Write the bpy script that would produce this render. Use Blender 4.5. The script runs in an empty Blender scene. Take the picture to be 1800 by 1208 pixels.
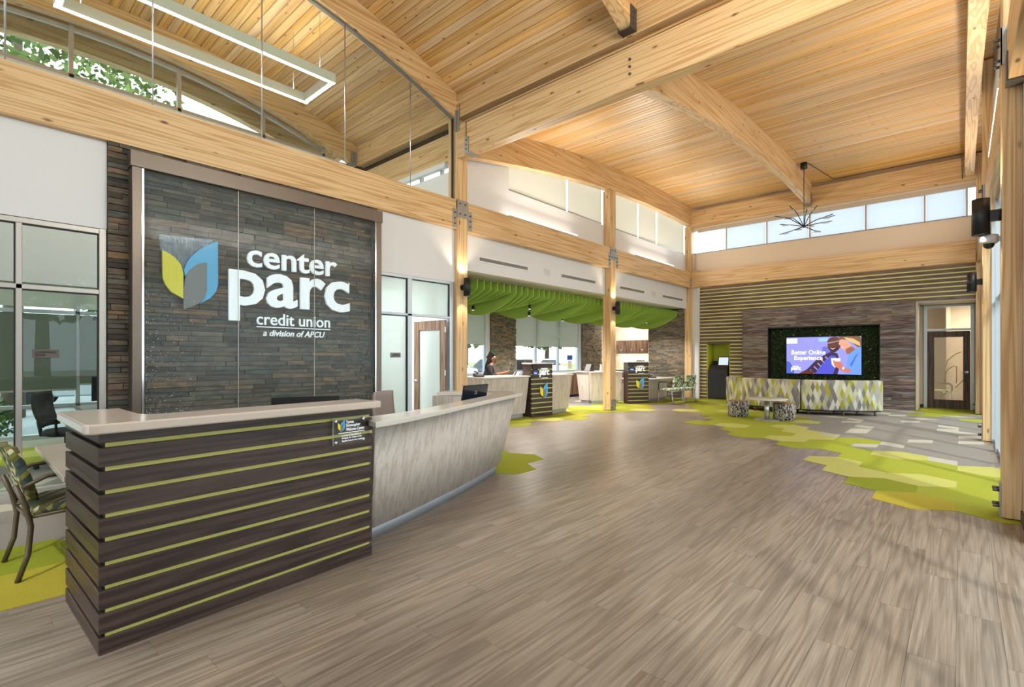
import bpy, bmesh, math, random
from mathutils import Matrix, Vector
rnd = random.Random(11)
S = bpy.context.scene
COL = S.collection

# ------------------------------------------------------------------ camera, world, exposure
TH = math.atan(790 / 880)
cam_d = bpy.data.cameras.new('camera'); cam = bpy.data.objects.new('camera', cam_d); COL.objects.link(cam)
cam.location = (0, 0, 1.45); cam.rotation_euler = (math.pi / 2, 0, TH)
cam_d.sensor_width = 36; cam_d.lens = 36 * 880 / 1800; cam_d.shift_y = 23 / 1800
cam_d.clip_start = 0.05; cam_d.clip_end = 500
S.camera = cam

W_STR = 3.2
world = bpy.data.worlds.new('sky'); S.world = world; world.use_nodes = True
wn = world.node_tree.nodes; wl = world.node_tree.links; wn.clear()
w_out = wn.new('ShaderNodeOutputWorld'); w_bg = wn.new('ShaderNodeBackground')
w_tc = wn.new('ShaderNodeTexCoord'); w_n = wn.new('ShaderNodeTexNoise'); w_r = wn.new('ShaderNodeValToRGB')
w_n.inputs['Scale'].default_value = 3.0; w_n.inputs['Detail'].default_value = 5
w_r.color_ramp.elements[0].position = 0.35; w_r.color_ramp.elements[0].color = (0.72, 0.84, 1.0, 1)
w_r.color_ramp.elements[1].position = 0.6; w_r.color_ramp.elements[1].color = (1.0, 1.0, 1.0, 1)
wl.new(w_tc.outputs['Generated'], w_n.inputs['Vector']); wl.new(w_n.outputs['Fac'], w_r.inputs['Fac'])
wl.new(w_r.outputs['Color'], w_bg.inputs['Color']); w_bg.inputs['Strength'].default_value = W_STR
wl.new(w_bg.outputs['Background'], w_out.inputs['Surface'])

sun_d = bpy.data.lights.new('sun', 'SUN'); sun = bpy.data.objects.new('sun', sun_d); COL.objects.link(sun)
sun_d.energy = 1.6; sun_d.angle = math.radians(3); sun_d.color = (1, 0.95, 0.88)
sun.rotation_euler = (math.radians(38), math.radians(8), math.radians(35))

vs = S.view_settings
vs.view_transform = 'Standard'; vs.look = 'None'; vs.gamma = 1.0; vs.use_curve_mapping = False
vs.exposure = 0.42
S.cycles.use_denoising = True; S.cycles.use_adaptive_sampling = True; S.cycles.adaptive_threshold = 0.05
S.cycles.max_bounces = 8; S.cycles.diffuse_bounces = 3; S.cycles.glossy_bounces = 3
S.cycles.transmission_bounces = 6; S.cycles.transparent_max_bounces = 16
S.cycles.sample_clamp_indirect = 4.0
S.cycles.caustics_reflective = False; S.cycles.caustics_refractive = False

# ------------------------------------------------------------------ helpers
def lin(v):
    v /= 255.0
    return v / 12.92 if v <= 0.04045 else ((v + 0.055) / 1.055) ** 2.4
def rgb(r, g, b): return (lin(r), lin(g), lin(b), 1.0)

W = {}
def _place(o, parent, mat):
    COL.objects.link(o)
    if parent is not None:
        o.parent = parent
        o.matrix_basis = W[parent.name].inverted() @ mat
    else:
        o.matrix_basis = mat
    W[o.name] = mat.copy()
def tag(o, label=None, cat=None, group=None, kind=None):
    if label: o['label'] = label
    if cat: o['category'] = cat
    if group: o['group'] = group
    if kind: o['kind'] = kind
    return o
def thing(name, label, cat, loc=(0, 0, 0), rz=0.0, group=None, kind=None):
    o = bpy.data.objects.new(name, None); o.empty_display_size = 0.1
    _place(o, None, Matrix.Translation(Vector(loc)) @ Matrix.Rotation(rz, 4, 'Z'))
    return tag(o, label, cat, group, kind)
def struct(name, label, cat, loc=(0, 0, 0), rz=0.0):
    return thing(name, label, cat, loc, rz, None, 'structure')
def mesh_obj(name, me, parent=None, mat4=None):
    o = bpy.data.objects.new(name, me)
    m = mat4 if mat4 is not None else Matrix.Identity(4)
    _place(o, parent, m)
    return o
def dup(root, mat4, label=None, group=None):
    """copy of a thing with copies of its parts and sub-parts"""
    r = root.copy(); COL.objects.link(r); r.parent = None; r.matrix_basis = mat4; W[r.name] = mat4.copy()
    if label: r['label'] = label
    if group: r['group'] = group
    def rec(src, dst):
        for ch in list(src.children):
            c = ch.copy(); COL.objects.link(c); c.parent = dst; c.matrix_basis = ch.matrix_basis.copy()
            W[c.name] = W[dst.name] @ c.matrix_basis
            rec(ch, c)
    rec(root, r)
    return r
def TR(x, y, z, rz=0.0): return Matrix.Translation((x, y, z)) @ Matrix.Rotation(rz, 4, 'Z')

class MB:
    def __init__(s, M=None): s.v = []; s.f = []; s.mi = []; s.cur = 0; s.M = M; s.sm = []; s.smooth = False
    def V(s, p):
        p = Vector(p)
        if s.M is not None: p = s.M @ p
        s.v.append(tuple(p)); return len(s.v) - 1
    def F(s, idx):
        s.f.append(tuple(idx)); s.mi.append(s.cur); s.sm.append(s.smooth)
    def poly(s, pts): s.F([s.V(p) for p in pts]); return s
    def box(s, x0, y0, z0, x1, y1, z1):
        if x0 > x1: x0, x1 = x1, x0
        if y0 > y1: y0, y1 = y1, y0
        if z0 > z1: z0, z1 = z1, z0
        b = [s.V(p) for p in ((x0,y0,z0),(x1,y0,z0),(x1,y1,z0),(x0,y1,z0),(x0,y0,z1),(x1,y0,z1),(x1,y1,z1),(x0,y1,z1))]
        for q in ((0,3,2,1),(4,5,6,7),(0,1,5,4),(1,2,6,5),(2,3,7,6),(3,0,4,7)): s.F([b[i] for i in q])
        return s
    def loft(s, rings, closed=True, cap=True):
        """rings: list of equal-length point lists"""
        R = [[s.V(p) for p in r] for r in rings]; n = len(R[0])
        for a, b in zip(R[:-1], R[1:]):
            for i in range(n if closed else n - 1):
                j = (i + 1) % n
                s.F((a[i], a[j], b[j], b[i]))
        if cap and closed:
            sm = s.smooth; s.smooth = False
            s.F(R[0][::-1]); s.F(R[-1]); s.smooth = sm
        return s
    def prism(s, pts, lo, hi, axis='z'):
        def mk(a, b, c): return {'z': (a, b, c), 'y': (a, c, b), 'x': (c, a, b)}[axis]
        s.loft([[mk(a, b, lo) for a, b in pts], [mk(a, b, hi) for a, b in pts]]); return s
    def cyl(s, c, r, h, n=16, axis='z', r2=None):
        r2 = r if r2 is None else r2
        def mk(a, b, t):
            return {'z': (c[0]+a, c[1]+b, c[2]+t), 'y': (c[0]+a, c[1]+t, c[2]+b), 'x': (c[0]+t, c[1]+a, c[2]+b)}[axis]
        A = [(math.cos(2*math.pi*i/n), math.sin(2*math.pi*i/n)) for i in range(n)]
        sm = s.smooth; s.smooth = True
        s.loft([[mk(r*a, r*b, 0) for a, b in A], [mk(r2*a, r2*b, h) for a, b in A]]); s.smooth = sm; return s
    def lathe(s, prof, c=(0,0,0), n=24):
        sm = s.smooth; s.smooth = True
        s.loft([[(c[0]+r*math.cos(2*math.pi*i/n), c[1]+r*math.sin(2*math.pi*i/n), c[2]+z) for i in range(n)] for r, z in prof]); s.smooth = sm; return s
    def tube(s, pts, r, n=8, rs=None):
        pts = [Vector(p) for p in pts]; rings = []
        up = Vector((0, 0, 1))
        prev = None
        for i, p in enumerate(pts):
            d = (pts[min(i+1, len(pts)-1)] - pts[max(i-1, 0)]).normalized()
            if prev is None:
                u = d.cross(up)
                if u.length < 1e-3: u = d.cross(Vector((1, 0, 0)))
            else:
                u = prev - d * prev.dot(d)
            u.normalize(); prev = u; w = d.cross(u)
            rr = rs[i] if rs else r
            rings.append([p + (u*math.cos(2*math.pi*k/n) + w*math.sin(2*math.pi*k/n))*rr for k in range(n)])
        sm = s.smooth; s.smooth = True; s.loft(rings); s.smooth = sm; return s
    def sphere(s, c, r, n=12, m=8, sc=(1,1,1)):
        prof = [(math.sin(math.pi*i/m), -math.cos(math.pi*i/m)) for i in range(m+1)]
        prof[0] = (0.001, -1); prof[-1] = (0.001, 1)
        sm = s.smooth; s.smooth = True
        s.loft([[(c[0]+r*sc[0]*a*math.cos(2*math.pi*i/n), c[1]+r*sc[1]*a*math.sin(2*math.pi*i/n), c[2]+r*sc[2]*z) for i in range(n)] for a, z in prof])
        s.smooth = sm; return s
    def mesh(s, name, mats, bev=0.0, seg=1):
        me = bpy.data.meshes.new(name); me.from_pydata(s.v, [], s.f)
        mats = mats if isinstance(mats, (list, tuple)) else [mats]
        for m in mats: me.materials.append(m)
        for p, mi, sm in zip(me.polygons, s.mi, s.sm): p.material_index = mi; p.use_smooth = sm
        if bev > 0:
            bm = bmesh.new(); bm.from_mesh(me)
            ed = [e for e in bm.edges if e.is_manifold and e.calc_face_angle(0) > 0.5]
            bmesh.ops.bevel(bm, geom=ed, offset=bev, segments=seg, affect='EDGES', profile=0.5, clamp_overlap=True)
            bm.to_mesh(me); bm.free()
        me.validate(); me.update()
        return me
    def obj(s, name, mats, parent=None, bev=0.0, seg=1, mat4=None):
        return mesh_obj(name, s.mesh(name, mats, bev, seg), parent, mat4)

def box(name, b, mat, parent=None, bev=0.0, seg=1):
    return MB().box(*b).obj(name, mat, parent, bev, seg)
_bars = {}
def bar(name, p0, p1, w, h, mat, parent=None, bev=0.0, up=(0, 0, 1), share=True):
    """box of length |p1-p0| along its local X, width w (local Y), height h (local Z); p0,p1 on its axis"""
    p0 = Vector(p0); p1 = Vector(p1); d = p1 - p0; L = d.length
    x = d.normalized(); z = Vector(up); y = z.cross(x)
    if y.length < 1e-4: y = Vector((0, 1, 0))
    y.normalize(); z = x.cross(y)
    m = Matrix((x, y, z)).transposed().to_4x4(); m.translation = (p0 + p1) / 2
    k = (round(L, 4), round(w, 4), round(h, 4), mat.name, bev)
    me = _bars.get(k) if share else None
    if me is None:
        me = MB().box(-L/2, -w/2, -h/2, L/2, w/2, h/2).mesh(name, mat, bev)
        if share: _bars[k] = me
    return mesh_obj(name, me, parent, m)

# ---- lettering: all text is turned to meshes first, while the scene is empty
def text_mesh(s, extrude, bold=0.0):
    cu = bpy.data.curves.new('lettering', 'FONT'); cu.body = s; cu.size = 1.0; cu.extrude = extrude; cu.offset = bold
    cu.resolution_u = 3
    o = bpy.data.objects.new('lettering', cu); COL.objects.link(o)
    dg = bpy.context.evaluated_depsgraph_get(); dg.update()
    me = bpy.data.meshes.new_from_object(o.evaluated_get(dg))
    v = [tuple(x.co) for x in me.vertices]; f = [tuple(p.vertices) for p in me.polygons]
    bpy.data.objects.remove(o); bpy.data.curves.remove(cu); bpy.data.meshes.remove(me)
    return v, f
def split_letters(v, f):
    par = list(range(len(v)))
    def find(a):
        while par[a] != a: par[a] = par[par[a]]; a = par[a]
        return a
    for q in f:
        r = find(q[0])
        for k in q[1:]: par[find(k)] = r
    isl = {}
    for i in range(len(v)): isl.setdefault(find(i), []).append(i)
    L = []
    for k, ids in isl.items():
        xs = [v[i][0] for i in ids]; L.append([min(xs), max(xs), {k}])
    L.sort(); out = []
    for a in L:
        if out and min(a[1], out[-1][1]) - max(a[0], out[-1][0]) > 0.5 * min(a[1]-a[0], out[-1][1]-out[-1][0]):
            out[-1][1] = max(out[-1][1], a[1]); out[-1][2] |= a[2]
        else: out.append(a)
    res = []
    for a in out:
        ff = [q for q in f if find(q[0]) in a[2]]
        ids = sorted({i for q in ff for i in q}); mp = {i: n for n, i in enumerate(ids)}
        res.append(([v[i] for i in ids], [tuple(mp[i] for i in q) for q in ff]))
    return res
TXT = {}
for key, s, ex, bo in (('center', 'center', .02, .012), ('parc', 'parc', .02, .02), ('credit', 'credit union', .008, .008),
                       ('division', 'a division of APCU', .006, .014), ('room', 'CONFERENCE\nROOM', .002, .02),
                       ('t1', 'Teresa', .001, .012), ('t2', 'Stonecypher', .001, .012), ('t3', 'Welcome Center', .001, .012),
                       ('h1', 'In honor of her efforts in', .001, .012), ('h2', 'bringing the vision of the', .001, .012), ('h3', 'flagship branch into reality', .001, .012),
                       ('tv1', 'Better Online', .001, .014), ('tv2', 'Experience', .001, .014), ('visa', 'VISA', .001, .03), ('office', 'OFFICE', .002, .02), ('reg', 'R', .004, .01)):
    TXT[key] = text_mesh(s, ex, bo)
def put_text(key, name, origin, ux, uz, width, height, mat, parent, depth=1.0, letters=False, shear=0.0, center=False):
    """lay the lettering out from origin along ux (right) and uz (up), scaled to width x height (bounding box)"""
    v, f = TXT[key]
    x0 = min(p[0] for p in v); x1 = max(p[0] for p in v); y0 = min(p[1] for p in v); y1 = max(p[1] for p in v)
    sx = width / (x1 - x0); sy = height / (y1 - y0) if height else sx
    ux = Vector(ux); uz = Vector(uz); n = ux.cross(uz); o = Vector(origin)
    def tr(p):
        a = (p[0] - x0) * sx; b = (p[1] - y0) * sy
        return tuple(o + ux * (a + shear * b) + uz * b + n * p[2] * depth)
    parts = split_letters(v, f) if letters else [(v, f)]
    out = []
    for vv, ff in parts:
        me = bpy.data.meshes.new(name); me.from_pydata([tr(p) for p in vv], [], ff); me.materials.append(mat); me.update()
        out.append(mesh_obj(name, me, parent))
    return out
# ------------------------------------------------------------------ materials
def nmat(name):
    m = bpy.data.materials.new(name); m.use_nodes = True
    return m, m.node_tree.nodes, m.node_tree.links, m.node_tree.nodes['Principled BSDF']
def simple(name, col, rough=0.5, metal=0.0, emit=None, es=0.0, noise=0.0, nscale=20.0, bump=0.0, spec=0.5):
    m, n, l, b = nmat(name)
    b.inputs['Base Color'].default_value = col; b.inputs['Roughness'].default_value = rough; b.inputs['Metallic'].default_value = metal
    b.inputs['Specular IOR Level'].default_value = spec
    if emit: b.inputs['Emission Color'].default_value = emit; b.inputs['Emission Strength'].default_value = es
    if noise or bump:
        tc = n.new('ShaderNodeTexCoord'); t = n.new('ShaderNodeTexNoise'); t.inputs['Scale'].default_value = nscale; t.inputs['Detail'].default_value = 3
        l.new(tc.outputs['Object'], t.inputs['Vector'])
        if noise:
            r = n.new('ShaderNodeMapRange'); r.inputs['To Min'].default_value = 1 - noise; r.inputs['To Max'].default_value = 1 + noise
            l.new(t.outputs['Fac'], r.inputs['Value'])
            mx = n.new('ShaderNodeMix'); mx.data_type = 'RGBA'; mx.blend_type = 'MULTIPLY'; mx.inputs[0].default_value = 1
            mx.inputs[6].default_value = col; l.new(r.outputs['Result'], mx.inputs[7]); l.new(mx.outputs[2], b.inputs['Base Color'])
        if bump:
            bp = n.new('ShaderNodeBump'); bp.inputs['Strength'].default_value = bump; bp.inputs['Distance'].default_value = 0.01
            l.new(t.outputs['Fac'], bp.inputs['Height']); l.new(bp.outputs['Normal'], b.inputs['Normal'])
    return m
def _rand(n, l):
    oi = n.new('ShaderNodeObjectInfo'); gi = n.new('ShaderNodeNewGeometry'); a = n.new('ShaderNodeMath'); a.operation = 'ADD'
    l.new(oi.outputs['Random'], a.inputs[0]); l.new(gi.outputs['Random Per Island'], a.inputs[1])
    fr = n.new('ShaderNodeMath'); fr.operation = 'FRACT'; l.new(a.outputs[0], fr.inputs[0])
    return fr.outputs[0]
def wood(name, dark, mid, light, axis='X', along=0.5, across=9.0, ring=14.0, knots=0.0, rough=0.45, vary=0.12, fine=0.12, island=True, spec=0.4, bump=0.15, grey=0.0, huev=0.0):
    m, n, l, b = nmat(name)
    tc = n.new('ShaderNodeTexCoord')
    if island: rn = _rand(n, l)
    else: rn = n.new('ShaderNodeObjectInfo').outputs['Random']
    off = n.new('ShaderNodeMath'); off.operation = 'MULTIPLY'; off.inputs[1].default_value = 37.0; l.new(rn, off.inputs[0])
    add = n.new('ShaderNodeVectorMath'); l.new(tc.outputs['Object'], add.inputs[0]); l.new(off.outputs[0], add.inputs[1])
    def mp(a, c):
        q = n.new('ShaderNodeMapping'); sc = [c, c, c]; sc['XYZ'.index(axis)] = a; q.inputs['Scale'].default_value = sc
        l.new(add.outputs[0], q.inputs['Vector']); return q.outputs['Vector']
    n1 = n.new('ShaderNodeTexNoise'); n1.inputs['Scale'].default_value = 1; n1.inputs['Detail'].default_value = 1; n1.inputs['Distortion'].default_value = 0.15
    l.new(mp(along, across), n1.inputs['Vector'])
    mu = n.new('ShaderNodeMath'); mu.operation = 'MULTIPLY'; mu.inputs[1].default_value = ring * 3.14; l.new(n1.outputs['Fac'], mu.inputs[0])
    si = n.new('ShaderNodeMath'); si.operation = 'SINE'; l.new(mu.outputs[0], si.inputs[0])
    mr = n.new('ShaderNodeMapRange'); mr.inputs['From Min'].default_value = -1; l.new(si.outputs[0], mr.inputs['Value'])
    rp = n.new('ShaderNodeValToRGB'); e = rp.color_ramp.elements
    e[0].position = 0.0; e[0].color = dark; e[1].position = 1.0; e[1].color = light
    k = e.new(0.35); k.color = mid
    l.new(mr.outputs['Result'], rp.inputs['Fac'])
    n2 = n.new('ShaderNodeTexNoise'); n2.inputs['Scale'].default_value = 1; n2.inputs['Detail'].default_value = 1.5
    l.new(mp(along * 6, across * 14), n2.inputs['Vector'])
    r2 = n.new('ShaderNodeMapRange'); r2.inputs['To Min'].default_value = 1 - fine * 2; r2.inputs['To Max'].default_value = 1 + fine * 2; r2.inputs['From Min'].default_value = 0.25; r2.inputs['From Max'].default_value = 0.75
    l.new(n2.outputs['Fac'], r2.inputs['Value'])
    r3 = n.new('ShaderNodeMapRange'); r3.inputs['To Min'].default_value = 1 - vary; r3.inputs['To Max'].default_value = 1 + vary; l.new(rn, r3.inputs['Value'])
    m3 = n.new('ShaderNodeMath'); m3.operation = 'MULTIPLY'; l.new(r2.outputs['Result'], m3.inputs[0]); l.new(r3.outputs['Result'], m3.inputs[1])
    mx = n.new('ShaderNodeMix'); mx.data_type = 'RGBA'; mx.blend_type = 'MULTIPLY'; mx.inputs[0].default_value = 1
    l.new(rp.outputs['Color'], mx.inputs[6]); l.new(m3.outputs[0], mx.inputs[7]); col = mx.outputs[2]
    if grey:
        hs = n.new('ShaderNodeHueSaturation'); wn_ = n.new('ShaderNodeTexWhiteNoise'); wn_.noise_dimensions = '1D'; l.new(off.outputs[0], wn_.inputs['W'])
        r5 = n.new('ShaderNodeMapRange'); r5.inputs['To Min'].default_value = 1 - grey; r5.inputs['To Max'].default_value = 1 + grey * 0.5; l.new(wn_.outputs['Value'], r5.inputs['Value'])
        l.new(r5.outputs['Result'], hs.inputs['Saturation'])
        if huev:
            sp = n.new('ShaderNodeMapRange'); sp.inputs['To Min'].default_value = 0.5 - huev; sp.inputs['To Max'].default_value = 0.5 + huev; l.new(rn, sp.inputs['Value']); l.new(sp.outputs['Result'], hs.inputs['Hue'])
        l.new(col, hs.inputs['Color']); col = hs.outputs['Color']
    if knots:
        vo = n.new('ShaderNodeTexVoronoi'); vo.inputs['Scale'].default_value = 1; l.new(mp(3.2 * knots, 8.5 * knots), vo.inputs['Vector'])
        r4 = n.new('ShaderNodeMapRange'); r4.inputs['From Min'].default_value = 0.04; r4.inputs['From Max'].default_value = 0.12; l.new(vo.outputs['Distance'], r4.inputs['Value'])
        m4 = n.new('ShaderNodeMix'); m4.data_type = 'RGBA'; m4.inputs[6].default_value = (dark[0]*.28, dark[1]*.2, dark[2]*.16, 1)
        l.new(r4.outputs['Result'], m4.inputs[0]); l.new(col, m4.inputs[7]); col = m4.outputs[2]
    l.new(col, b.inputs['Base Color']); b.inputs['Roughness'].default_value = rough; b.inputs['Specular IOR Level'].default_value = spec
    if bump:
        bp = n.new('ShaderNodeBump'); bp.inputs['Strength'].default_value = bump; bp.inputs['Distance'].default_value = 0.003
        l.new(n2.outputs['Fac'], bp.inputs['Height']); l.new(bp.outputs['Normal'], b.inputs['Normal'])
    return m
def glass(name, tint=(0.9, 0.95, 0.93, 1), refl=1.0, rough=0.0, milk=0.0, milkcol=(0.8, 0.85, 0.85, 1), wave=0.0):
    m, n, l, b = nmat(name); n.remove(b); out = n['Material Output']
    tr = n.new('ShaderNodeBsdfTransparent'); tr.inputs['Color'].default_value = tint
    gl = n.new('ShaderNodeBsdfGlossy'); gl.inputs['Roughness'].default_value = rough; gl.inputs['Color'].default_value = (0.9, 0.95, 1, 1)
    fr = n.new('ShaderNodeFresnel'); fr.inputs['IOR'].default_value = 1.5
    k = n.new('ShaderNodeMath'); k.operation = 'MULTIPLY'; k.inputs[1].default_value = refl; k.use_clamp = True; l.new(fr.outputs[0], k.inputs[0])
    ge = n.new('ShaderNodeNewGeometry'); fb = n.new('ShaderNodeMath'); fb.operation = 'SUBTRACT'; fb.inputs[0].default_value = 1.0; l.new(ge.outputs['Backfacing'], fb.inputs[1])
    kk_ = n.new('ShaderNodeMath'); kk_.operation = 'MULTIPLY'; l.new(k.outputs[0], kk_.inputs[0]); l.new(fb.outputs[0], kk_.inputs[1]); k = kk_   # the inner face of the slab adds no mirror of its own
    base = tr.outputs[0]
    if milk:
        df = n.new('ShaderNodeBsdfDiffuse'); df.inputs['Color'].default_value = milkcol
        mm = n.new('ShaderNodeMixShader'); mm.inputs[0].default_value = milk; l.new(base, mm.inputs[1]); l.new(df.outputs[0], mm.inputs[2]); base = mm.outputs[0]
    if wave:
        tc = n.new('ShaderNodeTexCoord'); mp = n.new('ShaderNodeMapping'); mp.inputs['Scale'].default_value = (60, 60, 3.5)
        t = n.new('ShaderNodeTexNoise'); t.inputs['Scale'].default_value = 1; t.inputs['Detail'].default_value = 3
        l.new(tc.outputs['Object'], mp.inputs['Vector']); l.new(mp.outputs['Vector'], t.inputs['Vector'])
        bp = n.new('ShaderNodeBump'); bp.inputs['Strength'].default_value = wave; bp.inputs['Distance'].default_value = 0.01
        l.new(t.outputs['Fac'], bp.inputs['Height']); l.new(bp.outputs['Normal'], gl.inputs['Normal'])
        if milk:
            r = n.new('ShaderNodeMapRange'); r.inputs['From Min'].default_value = .35; r.inputs['From Max'].default_value = .75
            r.inputs['To Min'].default_value = milk * .5; r.inputs['To Max'].default_value = milk * 1.6; l.new(t.outputs['Fac'], r.inputs['Value']); l.new(r.outputs['Result'], mm.inputs[0])
    mx = n.new('ShaderNodeMixShader'); l.new(k.outputs[0], mx.inputs[0]); l.new(base, mx.inputs[1]); l.new(gl.outputs[0], mx.inputs[2])
    l.new(mx.outputs[0], out.inputs['Surface'])
    return m
def shade_cloth(name, col, trans=0.45, clear=0.0):
    m, n, l, b = nmat(name); n.remove(b); out = n['Material Output']
    d = n.new('ShaderNodeBsdfDiffuse'); d.inputs['Color'].default_value = col
    t = n.new('ShaderNodeBsdfTranslucent'); t.inputs['Color'].default_value = col
    mx = n.new('ShaderNodeMixShader'); mx.inputs[0].default_value = trans; l.new(d.outputs[0], mx.inputs[1]); l.new(t.outputs[0], mx.inputs[2]); o = mx.outputs[0]
    if clear:
        tr = n.new('ShaderNodeBsdfTransparent'); m2 = n.new('ShaderNodeMixShader'); m2.inputs[0].default_value = clear
        l.new(o, m2.inputs[1]); l.new(tr.outputs[0], m2.inputs[2]); o = m2.outputs[0]
    l.new(o, out.inputs['Surface']); return m
def stone_mat(name, stops, rough=0.75):
    m, n, l, b = nmat(name); rn = _rand(n, l); tc = n.new('ShaderNodeTexCoord')
    wn_ = n.new('ShaderNodeTexWhiteNoise'); wn_.noise_dimensions = '1D'; mu = n.new('ShaderNodeMath'); mu.operation = 'MULTIPLY'; mu.inputs[1].default_value = 91.7
    l.new(rn, mu.inputs[0]); l.new(mu.outputs[0], wn_.inputs['W'])
    rp = n.new('ShaderNodeValToRGB'); e = rp.color_ramp.elements; e[0].color = stops[0]; e[1].color = stops[-1]
    for i, c in enumerate(stops[1:-1]): k = e.new((i + 1) / (len(stops) - 1)); k.color = c
    l.new(wn_.outputs['Value'], rp.inputs['Fac'])
    mp = n.new('ShaderNodeMapping'); mp.inputs['Scale'].default_value = (6, 6, 30); l.new(tc.outputs['Object'], mp.inputs['Vector'])
    t = n.new('ShaderNodeTexNoise'); t.inputs['Scale'].default_value = 1; t.inputs['Detail'].default_value = 3; l.new(mp.outputs['Vector'], t.inputs['Vector'])
    r = n.new('ShaderNodeMapRange'); r.inputs['From Min'].default_value = .25; r.inputs['From Max'].default_value = .75; r.inputs['To Min'].default_value = .45; r.inputs['To Max'].default_value = 1.5; l.new(t.outputs['Fac'], r.inputs['Value'])
    mx = n.new('ShaderNodeMix'); mx.data_type = 'RGBA'; mx.blend_type = 'MULTIPLY'; mx.inputs[0].default_value = 1; l.new(rp.outputs['Color'], mx.inputs[6]); l.new(r.outputs['Result'], mx.inputs[7])
    l.new(mx.outputs[2], b.inputs['Base Color']); b.inputs['Roughness'].default_value = rough
    bp = n.new('ShaderNodeBump'); bp.inputs['Strength'].default_value = .6; bp.inputs['Distance'].default_value = .01; l.new(t.outputs['Fac'], bp.inputs['Height']); l.new(bp.outputs['Normal'], b.inputs['Normal'])
    return m
def diamonds(name, stops, ku, kv, uv=True, rough=0.85):
    """harlequin fabric: two crossing families of slanted cells, one random tone for each"""
    m, n, l, b = nmat(name); tc = n.new('ShaderNodeTexCoord'); sx = n.new('ShaderNodeSeparateXYZ')
    l.new(tc.outputs['UV' if uv else 'Object'], sx.inputs[0])
    def ma(op, a, c):
        q = n.new('ShaderNodeMath'); q.operation = op
        for i, w in enumerate((a, c)):
            if isinstance(w, (int, float)): q.inputs[i].default_value = w
            elif w is not None: l.new(w, q.inputs[i])
        return q.outputs[0]
    u = ma('MULTIPLY', sx.outputs[0] if uv else ma('ADD', sx.outputs[0], sx.outputs[1]), ku)
    v = ma('MULTIPLY', sx.outputs[1] if uv else sx.outputs[2], kv)
    fa = ma('FLOOR', ma('ADD', u, v), None); fb = ma('FLOOR', ma('SUBTRACT', u, v), None)
    cb = n.new('ShaderNodeCombineXYZ'); l.new(fa, cb.inputs[0]); l.new(fb, cb.inputs[1])
    wn_ = n.new('ShaderNodeTexWhiteNoise'); l.new(cb.outputs[0], wn_.inputs['Vector'])
    rp = n.new('ShaderNodeValToRGB'); rp.color_ramp.interpolation = 'CONSTANT'; e = rp.color_ramp.elements
    e[0].color = stops[0]; e[1].position = 1 / len(stops); e[1].color = stops[1]
    for i, c in enumerate(stops[2:]): k = e.new((i + 2) / len(stops)); k.color = c
    l.new(wn_.outputs['Value'], rp.inputs['Fac']); l.new(rp.outputs['Color'], b.inputs['Base Color']); b.inputs['Roughness'].default_value = rough
    b.inputs['Specular IOR Level'].default_value = 0.2
    return m

PINE = (rgb(196, 156, 110), rgb(213, 179, 133), rgb(223, 192, 148))
m_pine = wood('pine_glulam', *PINE, axis='X', along=0.3, across=11, ring=11, knots=0.62, rough=0.42, vary=0.05, fine=0.06)
m_pine_z = m_pine
m_pine_arch = wood('pine_arch', *PINE, axis='Y', along=0.3, across=11, ring=9, knots=0.62, rough=0.42, vary=0.05, fine=0.06)
m_plank = wood('pine_plank', rgb(200, 155, 97), rgb(213, 171, 113), rgb(222, 183, 125), axis='X', along=0.3, across=10, ring=7, knots=0.8, rough=0.33, vary=0.14, fine=0.05, spec=0.5, bump=0.06, grey=0.2)
m_floor = wood('vinyl_plank', rgb(120, 106, 94), rgb(134, 119, 106), rgb(144, 129, 116), axis='Y', along=0.5, across=11, ring=11, knots=0, rough=0.32, vary=0.06, fine=0.13, spec=0.5, bump=0.06, grey=0.1)
m_walnut = wood('walnut_slat', rgb(48, 34, 30), rgb(62, 45, 40), rgb(73, 55, 49), axis='X', along=0.9, across=16, ring=8, rough=0.38, vary=0.06, fine=0.14)
m_walnut_lit = wood('walnut_slat_lit', rgb(84, 68, 62), rgb(104, 86, 78), rgb(118, 100, 91), axis='X', along=0.9, across=16, ring=8, rough=0.38, vary=0.08, fine=0.14)  # lit copy of the walnut: far wall's brightness and sheen put into the tone
m_reclaim = wood('reclaimed_board', rgb(80, 67, 66), rgb(110, 93, 90), rgb(136, 116, 110), axis='X', along=1.2, across=20, ring=8, rough=0.55, vary=0.38, fine=0.16, grey=0.6, huev=0.06)
m_greige = wood('greige_laminate', rgb(184, 173, 164), rgb(196, 186, 178), rgb(203, 194, 187), axis='Z', along=0.35, across=14, ring=6, rough=0.42, vary=0.02, fine=0.08, island=False)
m_doorwood = wood('door_walnut', rgb(58, 42, 32), rgb(74, 55, 43), rgb(88, 68, 54), axis='Z', along=0.6, across=14, ring=7, rough=0.4, vary=0.02)
m_doorlight = wood('door_walnut_light', rgb(104, 84, 68), rgb(124, 102, 84), rgb(140, 118, 98), axis='Z', along=0.6, across=14, ring=7, rough=0.4, vary=0.02)
m_cab = wood('cabinet_walnut', rgb(84, 62, 48), rgb(106, 80, 62), rgb(124, 98, 78), axis='Z', along=0.7, across=12, ring=7, rough=0.45, vary=0.06)
m_white = simple('white_paint', rgb(222, 223, 228), 0.6)
m_warmwhite = simple('beige_paint', rgb(222, 205, 186), 0.6)
m_lime = simple('lime_strip', rgb(214, 207, 116), 0.5)
m_limewall = simple('lime_paint', rgb(190, 198, 64), 0.6); m_lime_lit = simple('lime_strip_lit', rgb(236, 229, 146), 0.5)  # second lime is a lit copy, far wall's brightness painted into the strips
m_galv = simple('galvanised_steel', rgb(168, 170, 172), 0.38, 0.75, noise=0.18, nscale=30)
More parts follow.
